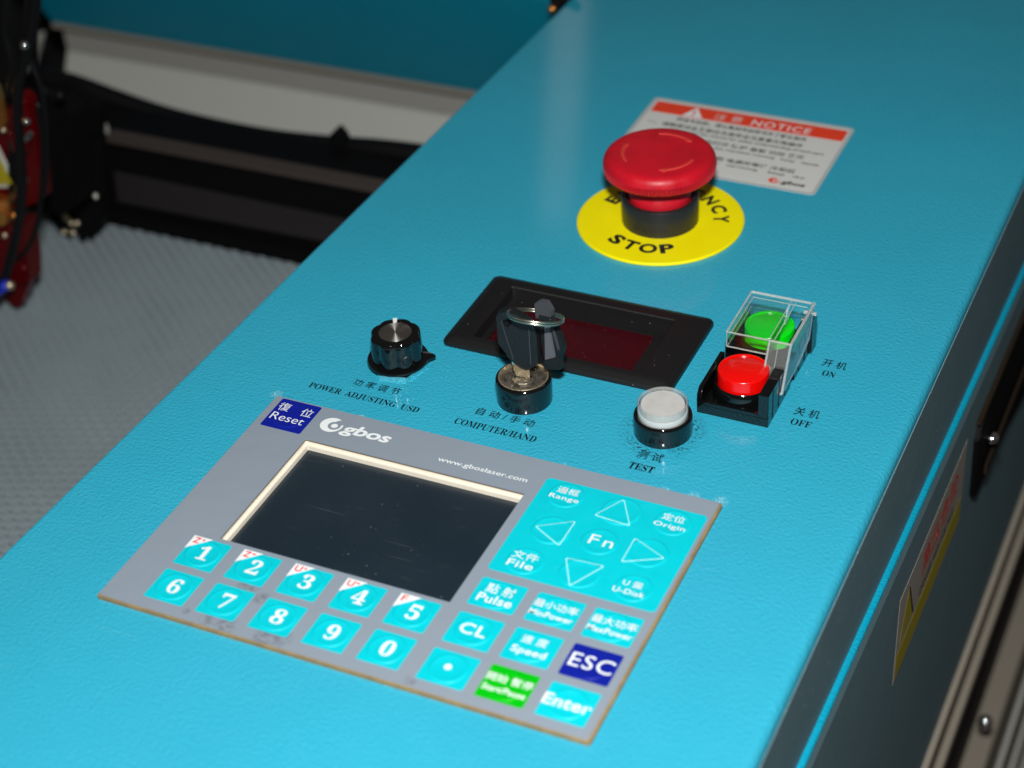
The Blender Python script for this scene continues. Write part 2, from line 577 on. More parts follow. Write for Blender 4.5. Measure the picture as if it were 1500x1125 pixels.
# ================================================================== CONSOLE (cabinet of the machine)
con = thing('machine_console', (120, 300, 0), 'cyan powder-coated console top with dark grey side carrying all the controls', 'machine cabinet')
# top sheet: long, with rolled right edge and folded left edge
# cut-outs for the display well and for the panel meter
CUT = [(31, 154.5, 50, 130.5), (73, 171.5, 232, 288)]
def top_sheet():
    bm = bmesh.new()
    # cross-section x,z walked from the inside of the left fold over the top and down the right bend
    rows = []
    for y in [-420, -200, 0, 50, 130.5, 160, 232, 288, 320, 480, 633, 800, 1000]:
        xl = -57 + 14.0 * (max(-200, y) / 633.0)
        sec = [(xl + 1.0, -46), (xl, -46), (xl, -1.2), (xl + .35, -.35), (xl + 1.2, 0)]
        sec += [(xl + 2.2, 0), (xl + 3.2, 0), (31, 0), (73, 0), (154.5, 0), (171.5, 0), (298.5, 0), (299.5, 0), (300.5, 0)]
        for k in range(1, 7):
            a = R_(90 - 15 * k)
            sec.append((300.5 + 5.0 * math.cos(a), -5.0 + 5.0 * math.sin(a)))
        sec += [(305.5, -6.5)]
        rows.append([(x, y, z) for x, z in sec])
    vs = [[bm.verts.new(p) for p in r] for r in rows]
    for a, b in zip(vs, vs[1:]):
        for i in range(len(a) - 1):
            xa, xb = a[i].co.x, a[i + 1].co.x
            if any(x0 - .01 <= xa and xb <= x1 + .01 and y0 - .01 <= a[i].co.y and b[i].co.y <= y1 + .01 and b[i].co.z > -.5 for x0, x1, y0, y1 in CUT):
                continue
            bm.faces.new((a[i], a[i + 1], b[i + 1], b[i]))
    return bm
build('top_panel', top_sheet(), M['paint'], con, True, 40)
def zl(y): return -60.5 - 0.044 * (y - 60)
def strip_mesh(sec_fn, ys, closed=True):
    bm = bmesh.new()
    loft(bm, [[(x, y, z) for x, z in sec_fn(y)] for y in ys], closed, closed)
    return bm
ys = [-420, 0, 300, 600, 1000]
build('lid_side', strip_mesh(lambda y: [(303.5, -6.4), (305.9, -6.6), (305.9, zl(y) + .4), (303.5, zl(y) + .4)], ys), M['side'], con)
build('ledge', strip_mesh(lambda y: [(304, zl(y)), (307.9, zl(y)), (308.7, zl(y) - 0.6), (309.0, zl(y) - 1.8), (304, zl(y) - 1.8)], ys), M['paint_plain'], con)
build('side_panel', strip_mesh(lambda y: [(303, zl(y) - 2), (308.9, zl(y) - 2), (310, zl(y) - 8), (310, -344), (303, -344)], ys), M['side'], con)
for z0, z1, x1, mm in ((-344, -358, 313.5, 'taupe'), (-358, -396, 309, 'taupe'), (-396, -410, 314, 'taupe'), (-410, -432, 308, 'taupe')):
    b = box(bmesh.new(), 300, x1, -420, 1000, z1 + .2, z0 - .2, 1.2 if x1 > 311.5 else 0.3)
    build('frame_rail', b, M[mm], con)
build('frame_channel', box(bmesh.new(), 296, 301, -420, 1000, -570, -425), M['void'], con)
build('lower_panel', strip_mesh(lambda y: [(300, -575), (318, -575), (330, -900), (300, -900)], [-420, 0, 500, 1000]), M['taupe'], con)
b = bmesh.new()
for k in range(3):
    box(b, 319 + k * 3, 323.5 + k * 3, -420, 1000, -640 - k * 70, -632 - k * 70, 0.8)
build('trim', b, M['strip'], con)
build('stud', lathe([(0, 6), (3, 5.2), (5, 3), (5.6, 0), (5.6, -3)], (314, 575, -528), 20), M['chrome'], con, True)

# printed lettering on the top sheet
ZP = 0.12
SP = 'silk'
def label2(zh, en, cx1, cy1, w1, h1, cx2, cy2, w2, h2, off=0.002):
    write(zh, cx1, cy1, ZP, w1, h1, SP, con, 'printed_label', off=0.008)
    write(serif(en), cx2, cy2, ZP, w2, h2, SP, con, 'printed_label', off=off)
label2('功 率 调 节', 'POWER  ADJUSTING  USD', 45.6, 182.6, 26.5, 5.8, 43.5, 172.0, 63, 4.9)
label2('自 动 / 手 动', 'COMPUTER/HAND', 118.2, 182.4, 31.5, 5.8, 117.8, 171.2, 44, 4.9)
label2('测 试', 'TEST', 196.4, 178.8, 12.8, 6.6, 195.6, 169.2, 12.8, 5.0, 0.008)
label2('开 机', 'ON', 256.8, 280.8, 12.4, 6.6, 256.4, 271.8, 6.6, 5.0)
label2('关 机', 'OFF', 256.0, 237.4, 12.6, 6.8, 255.6, 228.4, 10.2, 5.0)

# ================================================================== SCREEN KEYPAD
H = 2.6
k_ = 1 - H / CAM.z
def KX(x): return x * k_ + CAM.x * (1 - k_)
def KY(y): return y * k_ + CAM.y * (1 - k_)
kp = thing('control_keypad', (120, 79, 0), 'grey membrane keypad with dark display, cyan number keys and arrow pad', 'control panel')
X0, X1, Y0, Y1 = KX(.9), KX(239.1), KY(0), KY(158.2)
HX0, HX1, HY0, HY1 = KX(32.6), KX(151.4), KY(52.2), KY(132.0)
def ringslab(o, i, ro, ri, z0, z1, bev=.12):
    bm = bmesh.new()
    loft(bm, [rr(*o, ro, z0), rr(*o, ro, z1 - bev), rr(o[0] + bev, o[1] - bev, o[2] + bev, o[3] - bev, ro, z1),
              rr(*i, ri, z1), rr(*i, ri, z0)], closed=True)
    return bm
# the backing board shows as a brown edge at the front and right
build('backing_board', ringslab((X0 - .5, X1 + 1.2, Y0 - .9, Y1 + .1), (HX0 - .3, HX1 + .3, HY0 - .3, HY1 + .3), 1.0, .3, 0.05, H - .5), M['tape'], kp)
build('membrane', ringslab((X0, X1, Y0, Y1), (HX0, HX1, HY0, HY1), 1.6, .5, H - .5, H), M['grey'], kp)
# display well: cream frame walls and dark window below
D = -2.6
build('display_frame', ringslab((HX0 - .25, HX1 + .25, HY0 - .25, HY1 + .25), (HX0 + 1.6, HX1 - .8, HY0 + .8, HY1 - 1.7), .5, .4, D - .6, H - 2.9), M['cream'], kp)
b = bmesh.new()
o_ = (HX0 - .25, HX1 + .25, HY0 - .25, HY1 + .25)
loft(b, [rr(*o_, .5, D), rr(*o_, .5, H - .6)])
build('display_wall', b, M['cream'], kp)
b = bmesh.new()
loft(b, [rr(HX0 - .2, HX1 + .2, HY0 - .2, HY1 + .2, .5, H - 1.5), rr(HX0 - .2, HX1 + .2, HY0 - .2, HY1 + .2, .5, H - .55)])
build('display_gasket', b, M['cream_dark'], kp)
b = bmesh.new()
loft(b, [rr(HX0, HX1, HY0, HY1, .5, D - .1)], True)
build('display_window', b, M['lcd'], kp)

ZK = H + 0.10
def dome(cx, cy, r, m, par, z=ZK):
    """embossed round tactile dome: a soft ridge around a faintly sunk centre"""
    pr_ = [(r, 0.0), (r - .3, .2), (r - .9, .40), (r - 1.5, .32), (r - 2.6, .10), (r * .35, .18), (0, .2)]
    return build('dome', lathe([(a, zz) for a, zz in pr_], (cx, cy, z + .005), 40), m, par, True)

def key(x0, x1, y0, y1, m='cyan_key', label=None, r=8.7, rnd=1.0, dome_on=True):
    x0, x1, y0, y1 = KX(x0), KX(x1), KY(y0), KY(y1)
    o = build('key', slab(x0, x1, y0, y1, rnd, H - .02, ZK, .05, 3), M[m], kp)
    if label: o['label'] = label
    if dome_on: dome((x0 + x1) / 2, (y0 + y1) / 2, r, M[m], o)
    return o
ZT = ZK + 0.56
cols = [(20.7, 41.1), (47.8, 68.0), (74.9, 95.0), (101.9, 122.2), (129.0, 149.2)]
marks = ['Z+', 'Z-', 'U+', 'U-', 'F']
words = ['one', 'two', 'three', 'four', 'five', 'six', 'seven', 'eight', 'nine', 'zero']
for i, (a, b_) in enumerate(cols):
    k = key(a, b_, 30.1, 49.6, label='cyan key with a white 5 and red F corner'.replace('5', str(i + 1)).replace('F', marks[i]))
    cx = KX((a + b_) / 2)
    write(serif(str(i + 1)), cx + .8, KY(40.3), ZT, None, 9.2, 'white_ink', k, 'legend', off=.006)
    # white triangular corner with its red mark
    t0, t1 = KX(a) + .15, KY(49.6) - .15
    tri = bmesh.new()
    tri.faces.new([tri.verts.new(p) for p in ((t0, t1, ZK + .55), (t0, t1 - 9.2, ZK + .55), (t0 + 10, t1, ZK + .55))])
    build('corner_mark', tri, M['white_ink'], k)
    if len(marks[i]) > 1:
        write(marks[i][0], t0 + 2.9, t1 - 2.7, ZK + .62, 3.4, 3.9, 'red_ink', k, 'legend', off=.02)
        write(marks[i][1], t0 + 6.0, t1 - 1.7, ZK + .62, 1.7, None, 'red_ink', k, 'legend', off=.03)
    else:
        write(marks[i], t0 + 2.9, t1 - 2.7, ZK + .62, 2.8, 3.9, 'red_ink', k, 'legend', off=.01)
for i, (a, b_) in enumerate(cols):
    d = (i + 6) % 10
    k = key(a - .1, b_ - .1, 6.3, 25.9, label='cyan key with a white %d' % d)
    write(serif(str(d)), KX((a + b_) / 2) + .5, KY(16.2), ZT, None, 9.2, 'white_ink', k, 'legend', off=.006)
k = key(158.2, 180.0, 29.7, 49.2, label='cyan key reading CL'); write('CL', KX(169.0), KY(39.8), ZT, 12.4, 6.6, 'white_ink', k, 'legend', off=.018, space=1.1)
k = key(157.8, 179.9, 5.6, 25.1, label='cyan key with a white point'); build('legend', lathe([(1.7, 0), (0, .02)], (KX(168.6), KY(15.7), ZT), 20), M['white_ink'], k)
def two(k, zh, en, cx, cy, wz, hz, cyz, we, he, off=.018, offz=.006, spc=1.06):
    write(zh, KX(cx), KY(cyz), ZT, wz, hz, 'white_ink', k, 'legend', off=offz)
    write(en, KX(cx), KY(cy), ZT, we, he, 'white_ink', k, 'legend', off=off, space=spc)
k = key(158.2, 180.4, 54.5, 72.9, label='cyan key reading Pulse'); two(k, '點 射', 'Pulse', 169.6, 60.0, 13.6, 6.0, 66.6, 16.6, 5.2)
k = key(185.7, 208.2, 54.4, 72.8, label='cyan key reading MinPower'); two(k, '最小功率', 'MinPower', 196.6, 59.7, 20.6, 4.8, 65.8, 20.4, 3.5, .02)
k = key(212.7, 235.2, 54.1, 72.8, label='cyan key reading MaxPower'); two(k, '最大功率', 'MaxPower', 224.0, 59.8, 20.8, 4.8, 65.8, 20.8, 3.5, .02)
k = key(185.5, 207.8, 29.8, 49.2, label='cyan key reading Speed'); two(k, '速 度', 'Speed', 196.6, 35.8, 12.0, 4.8, 43.2, 16.0, 5.2)
k = key(212.7, 235.2, 29.8, 49.2, 'blue_key', 'dark blue key reading ESC'); write('ESC', KX(224.3), KY(39.6), ZT, 19.4, 8.2, 'white_ink', k, 'legend', off=.005, space=1.1)
k = key(185.2, 207.4, 5.6, 25.1, 'green_key', 'green key reading Start/Pause'); two(k, '開始 暫停', 'Start/Pause', 196.4, 11.6, 20.8, 4.6, 17.9, 19.4, 3.4, .018)
k = key(212.8, 235.0, 5.2, 25.1, label='cyan key reading Enter'); write('Enter', KX(223.8), KY(14.8), ZT, 21.4, 6.4, 'white_ink', k, 'legend', off=.02, space=1.05)
# reset key, with a gap between its two characters
k = key(4.9, 27.9, 134.0, 157.2, 'blue_key', 'dark blue square key reading Reset', r=9.6)
write('復', KX(10.0), KY(150.5), ZT, 6.4, 6.4, 'white_ink', k, 'legend')
write('位', KX(23.3), KY(149.9), ZT, 6.4, 6.4, 'white_ink', k, 'legend')
write('Reset', KX(16.2), KY(142.6), ZT, 18.6, 5.6, 'white_ink', k, 'legend', off=-.004)
# arrow pad: one large cyan field with nine domes
pad = build('arrow_pad', slab(KX(157.0), KX(237.5), KY(78.2), KY(146.9), 2.4, H - .02, ZK, .05, 5), M['cyan_key'], kp)
pad['label'] = 'large cyan field with arrow triangles around Fn'
for x, y, r in ((170.3, 137.3, 8.8), (223.8, 136.7, 8.8), (171.3, 88.6, 8.8), (223.2, 89.6, 8.8), (197.5, 112.7, 8.8), (198.6, 135.6, 9.6), (173.9, 112.2, 9.6), (220.6, 113.4, 9.6), (197.3, 90.0, 9.6)):
    dome(KX(x), KY(y), r, M['cyan_key'], pad)
def padtext(zh, en, cx, cyz, cy, wz, we, hz=4.6, he=3.8):
    write(zh, KX(cx), KY(cyz), ZT, wz, hz, 'white_ink', pad, 'legend', off=.004)
    write(en, KX(cx), KY(cy), ZT, we, he, 'white_ink', pad, 'legend', off=.012, space=1.08)
padtext('邊框', 'Range', 170.4, 140.0, 134.4, 10.8, 14.8)
padtext('定位', 'Origin', 223.3, 139.4, 133.2, 10.8, 15.2)
padtext('文件', 'File', 170.4, 91.3, 85.3, 12.6, 12.6, 5.0, 4.4)
padtext('U 盤', 'U-Disk', 222.3, 91.5, 86.0, 9.2, 14.8, 4.0, 3.2)
write('Fn', KX(198.5), KY(112.9), ZT, 11.6, 6.4, 'white_ink', pad, 'legend', off=.0, space=1.25)
def tri_outline(pts):
    c = sum((Vector((KX(x), KY(y), 0)) for x, y in pts), Vector()) / 3
    P = [Vector((KX(x), KY(y), 0)) for x, y in pts]
    out = []
    # rounded outer corners
    for i in range(3):
        p, a, b = P[i], P[i - 1], P[(i + 1) % 3]
        da, db = (a - p).normalized(), (b - p).normalized()
        q0, q1 = p + da * 1.6, p + db * 1.6
        for t in (0, .33, .66, 1):
            out.append(q0 * (1 - t) ** 2 + p * 2 * t * (1 - t) + q1 * t * t)
    bm = bmesh.new()
    n = len(out)
    inner = [c + (p - c) * (1 - .085) for p in out]
    loft(bm, [[(p.x, p.y, ZK + .54) for p in out], [(p.x, p.y, ZK + .60) for p in inner]])
    build('arrow', bm, M['cyan_line'], pad)
tri_outline([(188.0, 128.4), (196.9, 144.2), (206.8, 127.0)])
tri_outline([(211.5, 120.6), (229.6, 112.2), (211.7, 102.8)])
tri_outline([(187.4, 97.0), (206.4, 98.0), (196.6, 79.8)])
tri_outline([(165.6, 111.6), (182.2, 121.8), (181.8, 102.8)])
# logo
zz = H + .10
def swirl(cx, cy, rx, ry, rot, m, par, z, name='logo'):
    """open crescent that thickens at the left and closes on a ball"""
    bm = bmesh.new()
    n = 44
    T = lambda x, y: (cx + x * rx, cy + y * ry, z)
    hx_, hy_, hr = .26, -.04, .56
    prev = None
    for i in range(n + 1):
        t = i / n
        a = R_(62 + 318 * t)
        o_ = (math.cos(a), math.sin(a))
        i_ = (hx_ + hr * math.cos(a), hy_ + hr * math.sin(a))
        f = min(1, t / .12) * min(1, (1 - t) / .10 + .25)
        mid = ((o_[0] + i_[0]) / 2, (o_[1] + i_[1]) / 2)
        if t < .12: i_ = (o_[0] + (i_[0] - o_[0]) * (.12 + .88 * t / .12), o_[1] + (i_[1] - o_[1]) * (.12 + .88 * t / .12))
        row = (bm.verts.new(T(*o_)), bm.verts.new(T(*i_)))
        if prev: bm.faces.new((prev[0], row[0], row[1], prev[1]))
        prev = row
    bm.faces.new([bm.verts.new(T(hx_ + .02 + .29 * math.cos(2 * math.pi * i / 24), hy_ + .29 * math.sin(2 * math.pi * i / 24))) for i in range(24)])
    return build(name, bm, m, par)
swirl(KX(39.4), KY(146.3), 6.0, 5.6, 0.0, M['white_ink'], kp, zz)
write('gbos', KX(59.2), KY(145.4), zz, 27.0, 9.6, 'white_ink', kp, 'logo', off=.028, shear=.18)
write('www.gboslaser.com', KX(125.1), KY(140.6), zz, 47.2, 4.0, 'white_ink', kp, 'web_address', off=.008)

# ================================================================== EMERGENCY STOP
EX, EY = 123.9, 381.0
pl = thing('legend_plate', (EX, EY, 0), 'round yellow plate lettered EMERGENCY STOP under the red mushroom button', 'sign')
build('disc', lathe([(16, 0.1), (47.2, .1), (47.8, .5), (47.8, 1.4), (47.2, 2.0), (16, 2.0)], (EX, EY, 0), 128), M['yellow'], pl, True, 30)
def ring_text(s, r, angs, inward, h, wmax):
    bms = []
    for ch, a in zip(s, angs):
        a = R_(a)
        rot = a - math.pi / 2 if not inward else a + math.pi / 2
        g = glyphs(ch, .042)
        bms.append(fit(g, EX + r * math.cos(a), EY + r * math.sin(a), 2.1, wmax * {'M': 1.15, 'O': 1.15, 'C': 1.05, 'G': 1.1, 'E': .82, 'T': .95, 'S': .9, 'P': .9}.get(ch, 1), h, rot))
    return merge(bms)
build('lettering', ring_text('EMERGENCY', 34.6, [163 - 18.1 * i for i in range(9)], False, 9.0, 8.0), M['ink'], pl)
build('lettering', ring_text('STOP', 32.6, [243, 260.5, 279, 297.5], True, 9.6, 9.0), M['ink'], pl)

es = thing('emergency_stop_button', (EX, EY, 2), 'red mushroom push button on a black collar, with three embossed arrows', 'emergency button')
build('collar', lathe([(21.9, 2.05), (21.9, 3), (22.1, 17.4), (21.7, 18.2), (20.6, 18.6), (19.2, 18.4), (18.6, 15.5), (0, 15.5)], (EX, EY, 0), 96), M['collar'], es, True, 35)
build('stem', lathe([(17.9, 15.6), (18.1, 19.5), (17.8, 21.5), (16.4, 24), (15.6, 28), (15.6, 36)], (EX, EY, 0), 72), M['red'], es, True, 50)
def cap():
    bm = bmesh.new()
    seg = 480
    prof = [(14, 33.5, 0), (24, 33.2, 0), (29.0, 33.6, 0), (30.6, 34.2, .5), (31.4, 35.0, 1), (31.9, 38.4, 1), (31.9, 39.4, .1), (31.4, 41.4, 0), (30.6, 43.0, 0), (29.4, 44.2, 0), (27.8, 44.9, 0), (25.5, 45.2, 0), (17, 45.5, 0), (8, 45.7, 0), (0, 45.7, 0)]
    rings = []
    for r, z, kn in prof:
        if r == 0:
            rings.append([bm.verts.new((EX, EY, z))]); continue
        ring = []
        for i in range(seg):
            a = 2 * math.pi * i / seg
            rr_ = r - kn * (1.25 if i % 4 < 2 else 0.0)
            ring.append(bm.verts.new((EX + rr_ * math.cos(a), EY + rr_ * math.sin(a), z)))
        rings.append(ring)
    for a, b in zip(rings, rings[1:]):
        for i in range(seg):
            j = (i + 1) % seg
            if len(b) == 1: bm.faces.new((a[i], a[j], b[0]))
            else: bm.faces.new((a[i], a[j], b[j], b[i]))
    return bm
cp = build('mushroom_cap', cap(), M['red'], es, True, 50)
def dz(r):
    pts = [(0, 45.7), (8, 45.7), (17, 45.5), (25.5, 45.2), (27.8, 44.9), (29.4, 44.2)]
    for (r0, z0), (r1, z1) in zip(pts, pts[1:]):
        if r <= r1: return z0 + (z1 - z0) * (r - r0) / (r1 - r0)
    return 44
for a0 in (112, 232, 352):
    bm = bmesh.new()
    prev = None
    for i in range(25):
        t = i / 24
        a = R_(a0 - 62 * t)
        wd = 1.0 + .3 * t
        if t > .86: wd = 2.7 * (1 - t) / .14 + .02
        row = [bm.verts.new((EX + r * math.cos(a), EY + r * math.sin(a), dz(r) + zo)) for r, zo in ((20.6 - wd, -.05), (20.6 - wd * .6, .45), (20.6 + wd * .6, .45), (20.6 + wd, -.05))]
        if prev:
            for q in range(3): bm.faces.new((prev[q], prev[q + 1], row[q + 1], row[q]))
        prev = row
    build('embossed_arrow', bm, M['red_worn'], cp, True)

# ================================================================== NOTICE STICKER
ns = thing('notice_sticker', (131, 479, 0), 'white rectangular sticker with red NOTICE header behind the mushroom button', 'sticker')
build('border', slab(66.8, 197.6, 436.8, 521.2, 3.5, .05, .35, .1), M['sticker_edge'], ns)
build('paper', slab(69.4, 195.4, 439.4, 518.6, 2.4, .3, .5, .05), M['sticker'], ns)
build('header', slab(70.6, 194.6, 502.6, 516.2, 1.0, .45, .6, .05), M['sticker_red'], ns)
tb = bmesh.new(); tb.faces.new([tb.verts.new(p) for p in ((91.5, 502.9, .7), (104.8, 502.9, .7), (97.6, 515.2, .7))])
ws = build('warning_symbol', tb, M['white_ink'], ns)
write('!', 97.9, 507.2, .8, 1.6, 7.0, 'sticker_red', ws, 'exclamation_mark', off=.02)
write('注 意', 120.4, 508.4, .7, 18.5, 7.4, 'sticker', ns, 'heading', off=.0)
write('NOTICE', 154.6, 508.0, .7, 37.5, 7.2, 'white_ink', ns, 'heading', off=.004, space=1.15)
rows = [('使用本机前，请认真阅读说明书并了解各部件', 132, 497.6, 84, 5.0, .014), ('一、请熟悉设备各部位及其安全注意事项再操作', 124, 489.6, 100, 4.9, .014),
        ('Please read the manual for safety understanding of each part', 140, 483.6, 98, 3.3, .02),
        ('二、机器运转时请勿打开 防护 盖板 切勿 离开', 127, 476.2, 104, 4.9, .014), ('Never open the cover while the machine running   keep   hands', 130, 470.0, 120, 3.0, .02),
        ('三、清洁与维护前务必关断 电源并等待 冷却后', 126, 458.8, 106, 4.9, .014), ('Switch off before cleaning or   servicing    keep   dry', 128, 453.0, 118, 3.0, .02)]
for s_, cx, cy, w_, h_, of in rows:
    write(s_, cx, cy, .58, w_, h_, 'ink', ns, 'text_line', off=of)
swirl(170.8, 445.2, 3.6, 3.0, 0, M['sticker_red'], ns, .6)
write('gbos', 182.3, 444.6, .6, 14.5, 5.4, 'ink', ns, 'logo', off=.03, shear=.15)

# ================================================================== PANEL METER
mt = thing('panel_meter', (123.7, 261, 0), 'black rectangular panel meter with dark red window behind the key switch', 'meter')
MX0, MX1, MY0, MY1 = 60.0, 188.0, 227.3, 295.3
WX0, WX1, WY0, WY1 = 76.5, 166.5, 236.0, 281.8
bm = bmesh.new()
zt = 4.2
def mr(i, z, r): return rr(MX0 + i, MX1 - i, MY0 + i, MY1 - i, r, z, 6)
wx = (WX0 - 1.5, WX1 + 2.5, WY0 - .5, WY1 + 3)
loft(bm, [mr(0, 0.1, 4), mr(0, 1.6, 4), mr(.5, 2.6, 3.7), mr(2.6, 3.6, 3), mr(4.2, zt, 2.4), mr(4.9, zt - .25, 2.2), mr(5.6, zt, 2),
          rr(wx[0] - .5, wx[1] + .5, wx[2] - .5, wx[3] + .5, .8, zt, 6), rr(*wx, .6, zt - .5, 6),
          rr(wx[0] + .6, wx[1] - .6, wx[2] + .4, wx[3] - .6, .6, -5, 6)])
build('bezel', bm, M['black_soft'], mt, True, 28)
bm = bmesh.new()
o1 = (wx[0] + .3, wx[1] - .3, wx[2] + .3, wx[3] - .3)
loft(bm, [rr(*o1, .5, -2.2), rr(o1[0] + 3.5, o1[1] - 8, o1[2] + 2.0, o1[3] - 7, .4, -2.6), rr(o1[0] + 3.8, o1[1] - 8.5, o1[2] + 2.3, o1[3] - 7.3, .4, -5)])
build('inner_frame', bm, M['black_soft'], mt)
bm = bmesh.new()
loft(bm, [rr(wx[0] + 2, wx[1] - 2, wx[2] + 1, wx[3] - 1, .5, -3.6)], True)
build('display_filter', bm, M['redwin'], mt)

# ================================================================== POWER KNOB
KC = (47.2, 203.8)
kn = thing('rotary_control', (*KC, 0), 'black fluted rotary knob with silver centre above POWER ADJUSTING', 'knob')
bm = bmesh.new()
loft(bm, [[(KC[0] + 1.0 + 14.6 * math.cos(math.pi * i / 3 + .22), KC[1] - 1.0 + 14.6 * math.sin(math.pi * i / 3 + .22), z) for i in range(6)] for z in (.1, 1.6, 2.4)], True, True)
build('nut', bm, M['nut'], kn)
def skirt():
    bm = bmesh.new()
    lp = []
    for f, z in ((.95, 3.4), (1, 3.7), (1, 4.8), (.975, 5.4), (.8, 6.0), (.3, 6.2)):
        L_ = []
        for i in range(96):
            a = 2 * math.pi * i / 96
            da = (math.degrees(a) - 24 + 180) % 360 - 180
            r = 16.0 + (4.2 * max(0, 1 - abs(da) / 11.0) if f > .9 else 0)
            L_.append((KC[0] + r * f * math.cos(a), KC[1] + r * f * math.sin(a), z))
        lp.append(L_)
    loft(bm, lp, True, True)
    return bm
build('skirt', skirt(), M['black'], kn, True, 35)
def knob_body():
    bm = bmesh.new()
    lp = []
    for rs, z in ((1.03, 5.9), (1.02, 8), (1.0, 18.4), (.985, 19.6), (.94, 20.3), (.70, 20.5)):
        L_ = []
        for i in range(160):
            a = 2 * math.pi * i / 160
            f = abs(math.sin(4 * (a + .32)))
            r = 13.3 - 1.15 * (1 - f) ** 1.0 if rs > .8 else 12.6
            L_.append((KC[0] + r * rs * math.cos(a), KC[1] + r * rs * math.sin(a), z))
        lp.append(L_)
    loft(bm, lp, True, True)
    return bm
kb = build('grip', knob_body(), M['black'], kn, True, 40)
build('centre_disc', lathe([(8.5, 20.4), (8.5, 20.6), (8.0, 20.75), (0, 20.75)], (*KC, 0), 56), None or M['brushed'], kn, True, 30)
# turned face: radial highlights
t = NT(M['brushed'])
tcn = t.n.new('ShaderNodeTangent'); tcn.direction_type = 'RADIAL'; tcn.axis = 'Z'
t.b.inputs['Anisotropic'].default_value = 0.9
t.b.inputs['Anisotropic Rotation'].default_value = 0.25
t.l(tcn.outputs[0], t.b.inputs['Tangent'])
t.b.inputs['Roughness'].default_value = 0.34
pa = R_(118)
bm = bmesh.new()
u_, v_ = Vector((math.cos(pa), math.sin(pa), 0)), Vector((-math.sin(pa), math.cos(pa), 0))
c0 = Vector((*KC, 0))
poly([c0 + u_ * 8.8 + v_ * .9 + Vector((0, 0, 20.4)), c0 + u_ * 12.6 + v_ * 1.2 + Vector((0, 0, 20.4)), c0 + u_ * 12.6 - v_ * 1.2 + Vector((0, 0, 20.4)), c0 + u_ * 8.8 - v_ * .9 + Vector((0, 0, 20.4))], (0, 0, .35), 0, bm)
build('pointer_line', bm, M['white_ink'], kn)
sa = R_(-38)
bm = bmesh.new()
cc = Vector((KC[0] + 12.0 * math.cos(sa), KC[1] + 12.0 * math.sin(sa), 10.5))
nn = Vector((math.cos(sa), math.sin(sa), 0)); tt = Vector((-math.sin(sa), math.cos(sa), 0)); zz_ = Vector((0, 0, 1))
def disc_ring(c, n, a, b, prof, seg=28):
    bm = bmesh.new()
    loft(bm, [[c + n * h + (a * math.cos(2 * math.pi * i / seg) + b * math.sin(2 * math.pi * i / seg)) * r for i in range(seg)] for r, h in prof], False, True)
    return bm
build('set_screw_boss', disc_ring(cc, nn, tt, zz_, [(3.0, 0), (3.0, 1.3), (2.7, 1.6), (2.2, 1.5), (1.9, .6)]), M['black_soft'], kn, True, 40)
ss_ = build('set_screw', disc_ring(cc, nn, tt, zz_, [(1.85, .3), (1.85, .95), (1.6, 1.1)]), M['rail'], kn, True, 40)
bm = bmesh.new(); poly([cc + nn * 1.12 + tt * .3 + zz_ * 1.5, cc + nn * 1.12 + tt * .3 - zz_ * 1.5, cc + nn * 1.12 - tt * .3 - zz_ * 1.5, cc + nn * 1.12 - tt * .3 + zz_ * 1.5], nn * .06, 0, bm)
build('slot', bm, M['ink'], ss_)

# ================================================================== KEY SWITCH
LC = (120.7, 200.0)
ks = thing('key_switch', (*LC, 0), 'round black key switch barrel with tarnished metal face above COMPUTER/HAND', 'key switch')
build('barrel', lathe([(14.0, .1), (14.15, 1), (14.15, 12.6), (13.9, 13.5), (13.3, 14.0), (12.6, 14.1), (12.4, 13.6)], (*LC, 0), 96), M['black'], ks, True, 50)
build('rim', lathe([(12.75, 14.0), (12.5, 14.45), (12.0, 14.4), (11.5, 13.4), (11.4, 12.4)], (*LC, 0), 96), M['brass'], ks, True, 50)
build('lock_face', lathe([(11.6, 12.4), (9.8, 12.7), (9.6, 12.2), (0, 12.2)], (*LC, 0), 64), M['lockface'], ks, True, 30)
# raised plug across the face with the keyway
th = R_(20)
hx = Vector((math.cos(th), math.sin(th), 0)); hy = Vector((-math.sin(th), math.cos(th), 0)); up_ = Vector((0, 0, 1))
L0 = Vector((*LC, 0))
bm = bmesh.new()
loft(bm, [[L0 + hx * (6.3 * math.cos(a)) + hy * (6.3 * math.sin(a)) + up_ * z for a in [2 * math.pi * i / 40 for i in range(40)]] for z in (12.2, 13.2)] + [[L0 + hx * (5.9 * math.cos(a)) + hy * (5.9 * math.sin(a)) + up_ * 13.5 for a in [2 * math.pi * i / 40 for i in range(40)]]], False, True)
build('plug', bm, M['lockface'], ks, True, 30)
bm = bmesh.new(); poly([L0 + hx * -4.6 + hy * -.8 + up_ * 13.52, L0 + hx * 4.6 + hy * -.8 + up_ * 13.52, L0 + hx * 4.6 + hy * .8 + up_ * 13.52, L0 + hx * -4.6 + hy * .8 + up_ * 13.52], up_ * .06, 0, bm)
build('keyway', bm, M['ink'], ks)

